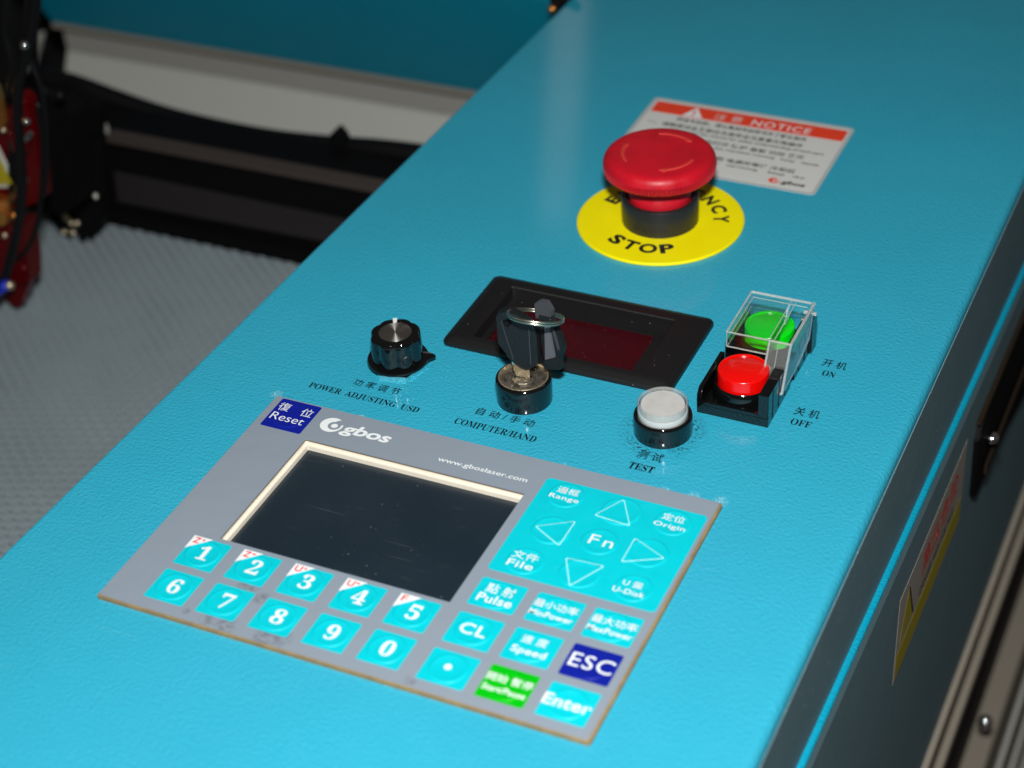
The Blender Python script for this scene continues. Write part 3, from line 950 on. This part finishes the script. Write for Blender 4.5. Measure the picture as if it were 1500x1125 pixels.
# key standing in the lock: plane of the bow faces the camera
ky = thing('inserted_key', (*LC, 13.5), 'black headed key standing upright in the round key switch', 'key')
kd = R_(8)
kx = Vector((math.cos(kd), math.sin(kd), 0)); kyv = Vector((-math.sin(kd), math.cos(kd), 0))
def P(x, z, d=0): return L0 + kx * x + up_ * z + kyv * d
bm = poly([P(-3.6, 13.6, -.6), P(3.4, 13.6, -.6), P(3.4, 24.5, -.6), P(-5.2, 24.5, -.6), P(-5.2, 17.5, -.6), P(-4.0, 16.6, -.6)], kyv * 1.3, .15)
build('blade', bm, M['brass'], ky)
bm = poly([P(-5.2, 17.6, -.95), P(-4.4, 17.6, -.95), P(-4.4, 24.6, -.95), P(-5.2, 24.6, -.95)], kyv * .3)
build('blade_edge', bm, M['chrome'], ky)
def bow(cfn, par, m):
    out = [(-11.2, 50.0), (-8.8, 52.6), (-6.0, 53.6), (-1.5, 52.6), (3.5, 49.4), (8.2, 46.0), (8.8, 40), (8.8, 24.4), (6.6, 22.6), (4.2, 20.2), (2.2, 19.4), (0.0, 20.6), (-4.6, 23.6), (-7.0, 26.4), (-7.2, 28.6), (-10.2, 32.0), (-11.2, 34.0)]
    bm = poly([cfn(x, z, -2.6) for x, z in out], kyv * 5.2, .3)
    b = build('bow', bm, m, par, True, 30)
    # raised outline lip on the face and the eyelet
    lip = [(-8.6, 48.0), (-6.2, 36), (-4.6, 30), (-3.8, 25.0)]
    build('mould_line', tube([cfn(x, z, -2.65) for x, z in lip], .22, 6, sub=1), M['greyplastic'], b)
    build('mould_line', tube([cfn(x, z, -2.65) for x, z in [(5.2, 45), (5.2, 23.5)]], .25, 6, sub=1), M['greyplastic'], b)
    return b
bow(P, ky, M['keyplastic'])
bm = disc_ring(P(-5.6, 46.5, -2.7), -kyv, kx, up_, [(2.4, 0), (2.3, .3), (1.7, .35), (1.4, -.1)], 24)
build('eyelet', bm, M['black'], ky, True, 40)

# ring through the eyelet, lying nearly edge-on
rc = Vector(at(784.5, 464, 199.0))
vdir = (rc - CAM).normalized()
nrm = (up_ * math.cos(R_(23)) + Vector((0.0, 1.0, 0)).normalized() * math.sin(R_(23))).normalized()
e1 = nrm.cross(vdir).normalized(); e2 = nrm.cross(e1)
bm = bmesh.new()
for k, dzz in ((0, -.62), (1, .62)):
    tube([rc + nrm * dzz + (e1 * math.cos(2 * math.pi * i / 28) + e2 * math.sin(2 * math.pi * i / 28)) * 13.6 for i in range(28)], .54, 10, True, bm, 3)
single('key_ring', bm, M['ringsteel'], rc, 'thin steel split ring joining the two black headed keys', 'key ring', True)

# second key hanging from the ring against the meter
q = [at(*p, 206) for p in ((783, 444), (801, 443), (806, 456), (803, 478), (811, 524), (820, 540), (800, 545), (794, 530), (797, 478), (784, 465))]
hk = thing('hanging_key', q[6], 'spare black headed key hanging from the ring against the meter', 'key')
kz = Vector((.35, .93, .05)).normalized()
def A2(px, py, y): return at(px, py, y)
bm = poly([A2(px, py, 205) for px, py in ((782, 445), (789, 441), (799, 443), (807, 456), (806, 466), (784, 467))], kz * 3.0, .3)
build('bow_tip', bm, M['greyplastic'], hk, True, 25)
bm = poly([A2(px, py, 203) for px, py in ((797, 478), (803, 477), (812, 526), (798, 529))], kz * 1.5, .2)
build('bow_face', bm, M['greyplastic_light'], hk, True, 25)
bm = poly([A2(px, py, 204.4) for px, py in ((788, 462), (806, 466), (811, 478), (819, 494), (825, 510), (820, 522), (820, 538), (797, 532), (793, 500))], kz * 3.2, .3)
build('bow', bm, M['keyplastic'], hk, True, 25)
bm = poly([A2(px, py, 203.4) for px, py in ((808, 484), (811, 483), (819, 512), (817, 514))], kz * .8, .1)
build('mould_rib', bm, M['greyplastic'], hk, True, 25)
bm = poly([A2(px, py, 202) for px, py in ((795, 529), (811, 525), (820, 538), (820, 543), (797, 541))], kz * 4, .3)
build('bow_foot', bm, M['keyplastic'], hk, True, 30)

# ================================================================== TEST BUTTON
TC = (195.2, 199.0)
tb_ = thing('test_button', (*TC, 0), 'round push button with frosted white lens in black collar above TEST', 'push button')
build('collar', lathe([(14.2, .1), (14.45, 1), (14.4, 9.6), (14.1, 11.0), (13.5, 11.5), (12.9, 11.4), (12.6, 10.4), (12.6, 7)], (*TC, 0), 96), M['black'], tb_, True, 50)
build('cap', lathe([(10.9, 6), (10.9, 16.4), (10.5, 16.9), (0, 17.0)], (*TC, 0), 72), M['whitecap'], tb_, True, 40)
build('lens_rim', lathe([(12.35, 7), (12.35, 17.6), (12.0, 18.3), (11.5, 18.4), (11.25, 17.9), (11.4, 17.0), (11.4, 7)], (*TC, 0), 96), M['lens_ring'], tb_, True, 50)
build('lens_band', lathe([(11.42, 11.0), (11.9, 11.2), (11.9, 13.4), (11.42, 13.6)], (*TC, 0), 72), M['white_ink'], tb_, True, 50)

# ================================================================== OFF AND ON BUTTONS WITH HOUSINGS
def housing(y0, y1, label, capm, name, rear=False):
    x0, x1 = 205.2, 241.8
    t_ = thing(name, ((x0 + x1) / 2, (y0 + y1) / 2, 0), label, 'push button', 'illuminated push buttons in shrouded housings')
    bm = bmesh.new()
    box(bm, x0 + .05, x1 - .05, y0 + .05, y1, .1, 5.0, .05)
    build('base', bm, M['black'], t_, True, 30)
    # left wall, right wall with corner block, low front lip
    zl_ = 14.2
    bm = poly([(x0, y0, 5.1), (x0, y0, zl_ - 3.0), (x0, y0 + 2.8, zl_), (x0, y1 - 1, zl_), (x0, y1 - 1, 5.1)], (2.4, 0, 0), .25)
    build('left_wall', bm, M['black'], t_, True, 30)
    bm = bmesh.new()
    box(bm, x1 - 5.2, x1, y0, y1 - 7.5, 5.05, 18.8, .3)
    build('right_wall', bm, M['black'], t_, True, 30)
    bm = bmesh.new()
    box(bm, x0 + 2.45, x1 - 5.25, y0, y0 + 2.2, 5.05, 7.2, .2)
    build('front_lip', bm, M['black'], t_, True, 30)
    bm = bmesh.new()
    for yy in (y0 + 6.5, y0 + 16.0, y1 - 9.5):
        box(bm, x1 - .3, x1 + .22, yy, yy + 1.1, 1.5, 18.0, .1)
    build('groove_rib', bm, M['black_soft'], t_)
    # rear hinge post with rounded top
    if rear:
        pts = [(x1 - 3.2, y1 - 9, .1), (x1 - 3.2, y1 - 9, 17.5)] + [(x1 - 3.2, y1 - 4.8 + 4.2 * math.cos(R_(180 - 22.5 * i)), 17.5 + 4.2 * math.sin(R_(180 - 22.5 * i))) for i in range(1, 8)] + [(x1 - 3.2, y1 - .6, 17.5), (x1 - 3.2, y1 - .6, .1)]
        build('hinge_post', poly(pts, (4.4, 0, 0), .3), M['black'], t_, True, 30)
        build('hinge_pin', tube([(x1 - 5.2, y1 - 6.0, 18.0), (x1 - 2.5, y1 - 6.0, 18.0)], 1.6, 14, sub=1), M['brass'], t_, True, 40)
        build('spring_leaf', poly([(x1 - 1.6, y1 - 17, 10), (x1 - 1.6, y1 - 7, 21.0), (x1 - 1.6, y1 - 5.2, 20.2), (x1 - 1.6, y1 - 15, 8.6)], (1.4, 0, 0), .2), M['brass'], t_)
    cx, cy = 223.0, (y0 + y1) / 2 + .2
    build('collar', lathe([(15.3, 5.0), (15.3, 10.2), (14.6, 12.0), (13.9, 12.7), (13.4, 12.3), (13.3, 6)], (cx, cy, 0), 72), M['black'], t_, True, 50)
    build('button_cap', lathe([(12.7, 5), (12.7, 18.3), (12.45, 18.9), (11.9, 19.2), (11.4, 19.1), (11.2, 18.5), (10.8, 18.7), (0, 18.9)], (cx, cy, 0), 72), M[capm], t_, True, 40)
    return t_
housing(219.2, 254.5, 'bright red round push button in open black housing beside OFF', 'redcap', 'power_push_button')
housing(260.6, 294.2, 'green round push button in black housing under the clear flip cover', 'greencap', 'power_push_button', True)

# clear hinged cover over the green button
cv = thing('flip_cover', (225, 268, 18), 'clear acrylic flip cover standing over the green push button', 'cover')
cx0, cx1, cy0, cy1, ct = 209.6, 241.6, 249.0, 287.5, 29.8
WT = 1.5
def plate(name, pts, ext, m='clear', bev=.22):
    return build(name, poly(pts, ext, bev), M[m], cv, True, 30)
plate('top_plate', [(cx0 + WT, cy0 + WT, ct - WT), (231.0, cy0 + WT, ct - WT), (231.0, cy1 - WT, ct - WT), (cx0 + WT, cy1 - WT, ct - WT)], (0, 0, WT * .8))
plate('left_plate', [(cx0, cy0, 21), (cx0, cy0, ct), (cx0, cy1, ct), (cx0, cy1, 21)], (WT, 0, 0))
plate('front_plate', [(cx0 + WT + .02, cy0, 21), (231.0, cy0, 21), (231.0, cy0, ct), (cx0 + WT + .02, cy0, ct)], (0, WT, 0))
plate('back_plate', [(cx0 + WT + .02, cy1 - WT, 21), (240.1, cy1 - WT, 21), (240.1, cy1 - WT, ct), (cx0 + WT + .02, cy1 - WT, ct)], (0, WT, 0))
sidep = [(cy0, ct), (cy1, ct), (280.5, 13.5), (262.0, 8.6), (236.8, 8.2)]
plate('right_plate', [(241.9, y, z) for y, z in sidep], (WT, 0, 0), 'clear_side')
inp = [(cy0, ct), (cy1 - WT - .1, ct), (278.0, 20.5), (246, 20.4)]
plate('inner_plate', [(231.1, y, z) for y, z in inp], (1.2, 0, 0))
d_ = Vector((0, 236.8 - cy0, 8.2 - ct))
fr = [Vector((232.4, cy0 + .05, ct)), Vector((241.8, cy0 + .05, ct)), Vector((241.8, 236.8 + .05, 8.2)), Vector((232.4, 236.8 + .05, 8.2))]
plate('front_tab', fr, Vector((0, 1.3, -.75)), 'clear_side')
# milky tubes with refracted edge light put into their pale colour
E_ = [((cx0 + .3, cy0 + .3, ct), (cx0 + .3, cy1 - .3, ct)), ((cx0 + .3, cy1 - .3, ct), (241.6, cy1 - .3, ct)), ((cx0 + .3, cy0 + .3, ct), (231.5, cy0 + .3, ct)), ((cx0 + .3, cy0 + .3, 21.1), (231.5, cy0 + .3, 21.1)),
      ((cx0 + .3, cy0 + .3, 21.2), (cx0 + .3, cy0 + .3, ct)), ((231.5, cy0 + .3, ct), (231.5, cy1 - 1, ct)), ((242.8, cy0 + .3, ct), (242.8, cy1, ct)), ((231.5, cy0 + .2, ct), (242.8, cy0 + .2, ct)),
      ((242.8, cy0 + .2, ct), (242.8, 236.9, 8.4)), ((232.0, cy0 + .2, ct), (232.0, 236.9, 8.4)), ((232.0, 236.9, 8.4), (242.8, 236.9, 8.4)), ((242.8, 236.9, 8.4), (242.8, 262, 8.8)), ((242.8, 262, 8.8), (242.8, 280.5, 13.6)), ((242.8, 280.5, 13.6), (242.8, cy1, ct)),
      ((236.6, cy0 - .4, ct - 1.5), (236.6, 238.2, 9.5)),
      ((cx0 + 1.8, cy0 + 2.0, ct - 1.8), (cx0 + 1.8, cy1 - 2.0, ct - 1.8)), ((cx0 + 1.8, cy1 - 2.0, ct - 1.8), (240, cy1 - 2.0, ct - 1.8)), ((cx0 + 1.8, cy0 + 2.0, ct - 1.8), (231, cy0 + 2.0, ct - 1.8)),
      ((cx0 + .6, cy1 - .8, 21.3), (cx0 + .6, cy0 + .6, 21.3)), ((233.8, cy1 - 2.5, ct - .5), (233.8, cy0 + .8, ct - .5))]
for i_, (a, b_) in enumerate(E_):
    build('edge_glint', tube([a, b_], {0: .6, 1: .75, 6: .9, 8: .65, 9: .6, 10: .75, 12: .65, 7: .65, 2: .4, 3: .4}.get(i_, .28), 8, sub=1), M['clear_edge'], cv, True, 40)
build('cover_hinge', tube([(238, 286.2, 24.5), (244.6, 286.2, 24.5)], 1.1, 12, sub=1), M['clear_edge'], cv, True, 40)

# ================================================================== SIDE: warning label, latch
sl = thing('side_warning_label', (310.4, 306, -135), 'white and yellow warning label with red characters on the dark side panel', 'label')
XS = 310.15
def side_poly(name, yz, m, x=XS, th=.15, par=sl):
    return build(name, poly([(x, y, z) for y, z in yz], (th, 0, 0)), M[m], par)
side_poly('paper', [(234, -104.2), (378, -104.8), (378, -165.8), (234, -165)], 'side_sticker')
side_poly('yellow_band', [(236, -146), (376.5, -146), (376.5, -163.5), (236, -163.5)], 'side_yellow', XS + .17, .05)
side_poly('warning_triangle', [(241, -141), (268, -141), (254.5, -112)], 'side_yellow', XS + .17, .05)
side_poly('triangle_edge', [(266.5, -141), (268.8, -141), (255.5, -112), (253.5, -112)], 'ink', XS + .24, .05)
g = fit(glyphs('高压危险', .01), 0, 0, 0, 78, 19, ux=(0, 1, 0), uy=(0, 0, 1))
for v in g.verts: v.co += Vector((XS + .25, 322, -121))
build('lettering', g, M['red_ink'], sl)
g = fit(glyphs('DANGER HIGH VOLTAGE', .01), 0, 0, 0, 74, 6.5, ux=(0, 1, 0), uy=(0, 0, 1))
for v in g.verts: v.co += Vector((XS + .25, 318, -138.5))
build('lettering', g, M['ink'], sl)

lt = thing('side_latch', (312, 540, -145), 'long black latch with bright screw on the dark side panel', 'latch')
build('latch_plate', poly([(310.1, 404, -168), (310.1, 398, -120), (310.1, 412, -110), (310.1, 900, -112), (310.1, 900, -212), (310.1, 580, -206), (310.1, 494, -182), (310.1, 412, -173)], (3.0, 0, 0), 1.0), M['black_matt'], lt, True, 30)
build('latch_bar', box(bmesh.new(), 314.8, 316.5, 418, 900, -160, -152, .6), M['latch_bronze'], lt, True, 30)
build('latch_rim', box(bmesh.new(), 310.2, 313.0, 400, 900, -111, -108.5, .5), M['latch_bronze'], lt, True, 30)
sp = at(1453, 640, 316, 0)
build('screw', lathe([(0, 3), (2.4, 2.6), (4.2, 1.2), (4.6, 0), (4.2, -2)], sp, 24), M['chrome'], lt, True)

# ================================================================== MACHINE INTERIOR (out of focus)
BZ = -200
bed = thing('honeycomb_bed', (-300, 300, BZ), 'grey aluminium honeycomb cutting bed deep inside the machine', 'cutting bed')
b = bmesh.new(); box(b, -900, -58.5, -60, 545, BZ - 26, BZ - 5)
build('bed_tray', b, M['bedfloor'], bed)
def honeycomb():
    verts, faces = [], []
    ca, sa_ = math.cos(R_(-39)), math.sin(R_(-39))
    pitch, amp, stepx = 8.0, 1.9, 4.6
    z0, z1 = BZ - 5, BZ
    for j in range(-75, 76):
        prev = None
        for i in range(-120, 121):
            u = i * stepx
            s_ = amp if (i // 1) % 2 == 0 else -amp
            v = j * pitch + (s_ if j % 2 == 0 else -s_)
            x = -330 + u * ca - v * sa_
            y = 280 + u * sa_ + v * ca
            ok = -760 < x < -60 and -50 < y < 543
            if not ok:
                prev = None; continue
            # ribbon 0.5 wide on top with a wall below
            n_ = len(verts)
            ox, oy = -sa_ * .75, ca * .75
            verts += [(x - ox, y - oy, z1), (x + ox, y + oy, z1), (x, y, z0)]
            if prev is not None:
                p = prev
                faces += [(p, n_, n_ + 1, p + 1), (p, n_, n_ + 2, p + 2)]
            prev = n_
    me = bpy.data.meshes.new('honeycomb_cells')
    org = Vector((-300, 300, BZ))
    me.from_pydata([((Vector(v) - org) * S)[:] for v in verts], [], faces)
    me.materials.append(M['alu'])
    o = link(bpy.data.objects.new('honeycomb_cells', me)); o.parent = bed; o['kind'] = 'stuff'
honeycomb()

# gantry beam across the machine
gb = thing('gantry_beam', (-350, 570, -160), 'long black gantry beam with a dull steel rail across the bed', 'gantry')
build('beam', box(bmesh.new(), -900, -50, 545, 600, -198, -128, 2), M['black_matt'], gb, True, 30)
build('linear_rail', box(bmesh.new(), -395, -52, 536, 548, -123.5, -117, 1.0), M['rail'], gb, True, 30)
build('rail_base', box(bmesh.new(), -900, -50, 540, 562, -127.8, -123.6, .5), M['black_matt'], gb)
build('lower_ledge', poly([(-400, 544.5, -154), (-52, 544.5, -158), (-52, 541.0, -176), (-400, 541.0, -180)], (0, 2, 0)), mat('lit_ledge_brown', (0.014, 0.0115, 0.012), 0.6), gb)  # faint ledge face; the light it catches is put into its brown
build('lower_flange', box(bmesh.new(), -900, -50, 535, 546, -199.5, -186, .8), M['black_matt'], gb)
sp2 = at(120, 190, 538)
build('rail_clamp', box(bmesh.new(), at(95, 190, 536).x, at(148, 200, 536).x, 533, 548, -125, -113, 1), M['strip_dark'], gb, True, 30)
pc = at(495, 192, 600)
build('cable_clip', poly([(pc.x - 8, 596, -150), (pc.x - 8, 596, -122), (pc.x - 4, 596, -117), (pc.x + 1, 596, -112), (pc.x + 6, 596, -117), (pc.x + 8, 596, -122), (pc.x + 8, 596, -150)], (0, 9, 0), .8), M['rubber'], gb, True, 30)
# drag cable lying along the beam
pts = [at(px, py + 8, 606) for px, py in ((60, 104), (110, 116), (170, 138), (240, 162), (320, 182), (400, 197), (480, 206), (560, 212), (640, 222), (700, 232))]
single('drag_chain', tube(pts, 8.5, 14), M['rubber'], pts[4], 'thick black cable chain lying behind the steel rail on the beam', 'cable', True)

# rear wall: cyan cover above a pale strip, upper face painted shaded
rw = thing('rear_cover', (-300, 800, -100), 'dark cyan rear cover of the machine seen out of focus at the top', 'cover')
zb = at(400, 85, 800).z
lean = 0.55
b = bmesh.new()
loft(b, [[(-652, 800, zb), (250, 800, zb), (250, 800 - 130 * lean, zb + 130), (-652, 800 - 130 * lean, zb + 130)], [(-652, 806, zb), (250, 806, zb), (250, 806 - 130 * lean, zb + 130), (-652, 806 - 130 * lean, zb + 130)]], True, True)
build('cover_sheet', b, M['paint_plain'], rw)
build('cover_hem', box(bmesh.new(), -652, 250, 797, 808, zb - 5, zb - .3, 1), M['taupe'], rw, True, 30)
build('seam', box(bmesh.new(), -652, 250, 808, 812, zb - 10, zb - 4), M['void'], rw)
rs_ = thing('rear_wall_strip', (-300, 812, -230), 'pale grey strip of rear wall with shade painted on its upper face, below the dark cyan cover', 'wall')
build('upper_face', box(bmesh.new(), -652, 60, 813, 818, zb - 36, zb - 7), M['strip_dark'], rs_)
b = poly([(-652, 812, zb - 36.3), (-652, 790, zb - 78), (-652, 790, zb - 120), (-652, 818, zb - 120), (-652, 818, zb - 36.3)], (712, 0, 0), 0)
build('lower_face', b, M['strip'], rs_)
p1, p2, p3, p4 = at(47, 52, 780), at(60, 50, 780), at(46, 106, 780), at(33, 102, 780)
single('support_post', poly([p1, p2, p3, p4], (0, 8, 0), .8), M['strip'], (p1 + p3) / 2, 'short pale grey upright in the dark beyond the red laser head', 'post', True, 30)
# dark inner shell of the machine
sh = bmesh.new()
box(sh, -1500, 700, 1001, 1010, -1000, -40)
box(sh, -1510, -1500, -300, 1000, -1000, -40)
box(sh, -1500, -47, -420, 990, -330, -322)
single('inner_shell', sh, M['void'], (-700, 700, -300), 'dark unlit inside walls of the machine', 'wall', kind='structure')
fl = bmesh.new(); fl.faces.new([fl.verts.new(p) for p in ((-6000, -6000, -1300), (6000, -6000, -1300), (6000, 6000, -1300), (-6000, 6000, -1300))])
single('floor', fl, M['concrete'], (0, 0, -1300), 'dull grey workshop floor far below the console', 'floor', kind='structure')
hb = thing('hinge_block', at(812, 12, 640), 'small black block with a brass dot at the top of the console edge', 'hinge')
pq = [at(*p, 640) for p in ((803, -12), (845, -20), (826, 6), (808, 22))]
build('block', poly(pq, (0, 10, 0), .8), M['rubber'], hb, True, 30)
build('dot', lathe([(0, 3), (2.5, 2), (3.2, 0), (2, -2)], at(809, 13, 636), 16), M['copper'], hb, True)

# ================================================================== LASER HEAD (out of focus, left edge)
YH = 400
lh = thing('laser_cutting_unit', at(20, 300, YH), 'red anodised laser head with brass fittings hanging over the honeycomb bed', 'laser head')
def A(px, py, y=YH): return at(px - 13, py, y)
def ext(name, pts, m, y=YH, d=13, bev=1.0):
    return build(name, poly([A(px, py, y) for px, py in pts], (0, d, 0), bev), M[m], lh, True, 30)
ext('head_block', [(-60, 165), (18, 172), (38, 140), (50, 150), (62, 190), (70, 250), (74, 292), (66, 298), (44, 306), (-60, 306)], 'anodred')
ext('lower_block', [(-60, 330), (20, 330), (46, 326), (50, 350), (54, 390), (56, 415), (-60, 430)], 'anodred', YH - 6, 16)
ext('nozzle', [(6, 424), (57, 412), (48, 436), (40, 454), (28, 446)], 'anodred', YH + 2, 10, 1.2)
ext('rod', [(24, 200), (38, 200), (38, 300), (24, 300)], 'rubber', YH - 3, 3, .4)
ext('side_plate', [(66, 180), (96, 150), (118, 170), (128, 300), (100, 318), (76, 300)], 'black_matt', YH + 60, 20)
build('mirror_mount', lathe([(9, -16), (10, -12), (10, 10), (7, 15), (0, 17)], A(-2, 150, YH - 16), 32), M['copper'], lh, True, 40)
build('brass_collar', lathe([(12, -8), (13, -5), (13, 5), (10, 8), (0, 8)], A(4, 306, YH - 8), 32), M['copper'], lh, True, 40)
build('focus_screw', lathe([(6, -7), (7, -5), (7, 5), (5, 7), (0, 7)], A(42, 205, YH - 10), 24), M['anodred'], lh, True, 40)
build('knurled_screw', tube([A(42, 210, YH - 12), A(58, 196, YH - 12)], 2.2, 12, sub=1), M['chrome'], lh, True, 40)
tr_ = [A(-21, 276, YH - 3), A(40, 275, YH - 3), A(9, 212, YH - 3)]
wl = thing('laser_warning_triangle', tr_[1], 'yellow triangular warning sticker with pale border on the red laser head', 'sticker')
build('border', poly(tr_, (0, 1, 0), .3), M['strip'], wl)
cen = (tr_[0] + tr_[1] + tr_[2]) / 3
build('yellow_field', poly([cen + (p - cen) * .72 + Vector((0, -.6, 0)) for p in tr_], (0, .4, 0)), M['side_yellow'], wl)
# hose and cable
hp = [A(px + 13, py, YH - 22) for px, py in ((54, -30), (50, 10), (40, 70), (28, 120), (26, 170), (30, 225), (32, 275), (27, 325), (16, 375), (3, 415), (-14, 450))]
single('air_hose', tube(hp, 3.4, 14), M['rubber'], hp[5], 'black air hose curving down in front of the red laser head', 'hose', True)
hp = [A(px, py, YH + 30) for px, py in ((70, -30), (66, 20), (62, 60), (64, 110), (80, 135), (105, 140))]
single('sensor_cable', tube(hp, 3.0, 12), M['rubber'], hp[2], 'thin black cable running down behind the air hose', 'cable', True)
hp = [A(px + 14, py, YH - 26) for px, py in ((-40, 452), (-20, 436), (-2, 424), (10, 417))]
bc = thing('blue_cable', hp[2], 'short blue cable with a silver end beside the laser nozzle', 'cable')
build('jacket', tube(hp, 4.0, 14), M['bluewire'], bc, True)
build('plug_tip', lathe([(0, 3.4), (2.4, 2.6), (3.6, 0), (2.4, -2.6), (0, -3.4)], hp[3] + Vector((2.0, 0, 0)), 20), M['brass'], bc, True)

for i, (pts_, r) in enumerate((([(44, -20), (40, 30), (44, 80), (60, 120), (70, 170), (72, 230), (66, 290)], 1.8), ([(14, -20), (10, 40), (20, 90), (16, 140)], 2.6), ([(58, 150), (66, 220), (62, 300), (50, 350), (30, 380)], 1.8))):
    P_ = [A(px + 10, py, YH - 16 + i * 4) for px, py in pts_]
    single('loose_wire', tube(P_, r, 10), M['rubber'], P_[2], ['thin black wire looping down over the right edge of the laser head', 'short black wire hanging above the brass mirror mount', 'black wire curling round the lower part of the laser head'][i], 'cable', True)
for px, py, r, m in ((52, 178, 2.6, 'chrome'), (18, 190, 2.4, 'brass'), (50, 262, 2.4, 'brushed'), (34, 316, 2.6, 'copper'), (20, 345, 2.2, 'brass'), (48, 392, 2.6, 'anodred'), (16, 398, 3.2, 'anodred')):
    p = A(px, py, YH - 9)
    build('screw', lathe([(0, r), (r * .5, r * .87), (r * .87, r * .5), (r, 0), (r * .87, -r * .5), (0, -r)], p, 18), M[m], lh, True)

# black carriage bracket with bright screws riding on the beam
cb = thing('carriage_bracket', at(110, 250, 520), 'black carriage bracket with small bright screws between head and beam', 'bracket')
def extb(name, pts, y, d, m='black_matt'):
    return build(name, poly([at(px, py, y) for px, py in pts], (0, d, 0), 1.2), M[m], cb, True, 30)
extb('upper_bracket', [(66, 122), (98, 122), (130, 146), (148, 160), (146, 200), (72, 205)], 515, 8)
extb('side_bracket', [(70, 206), (146, 201), (148, 250), (152, 300), (146, 338), (128, 360), (92, 352), (80, 328), (70, 320)], 512, 10)
scr = [(108, 155, 3.4, 'chrome'), (114, 172, 2.6, 'brushed'), (72, 184, 2.8, 'copper'), (97, 318, 3.2, 'brass'), (105, 327, 2.4, 'brass'), (113, 327, 2.4, 'brass'), (94, 340, 2.6, 'brass'), (107, 341, 2.8, 'brass'), (140, 287, 2.8, 'brushed'), (125, 232, 2.2, 'brass'), (36, 66, 3.0, 'chrome')]
for px, py, r, m in scr:
    p = at(px, py, 507 if px > 60 else YH - 26)
    build('screw', lathe([(0, r), (r * .5, r * .87), (r * .87, r * .5), (r, 0), (r * .87, -r * .5), (0, -r)], p, 18), M[m], cb if px > 60 else lh, True)
extb('sensor_tab', [(92, 250), (108, 246), (110, 280), (96, 286)], 508, 4, 'strip_dark')
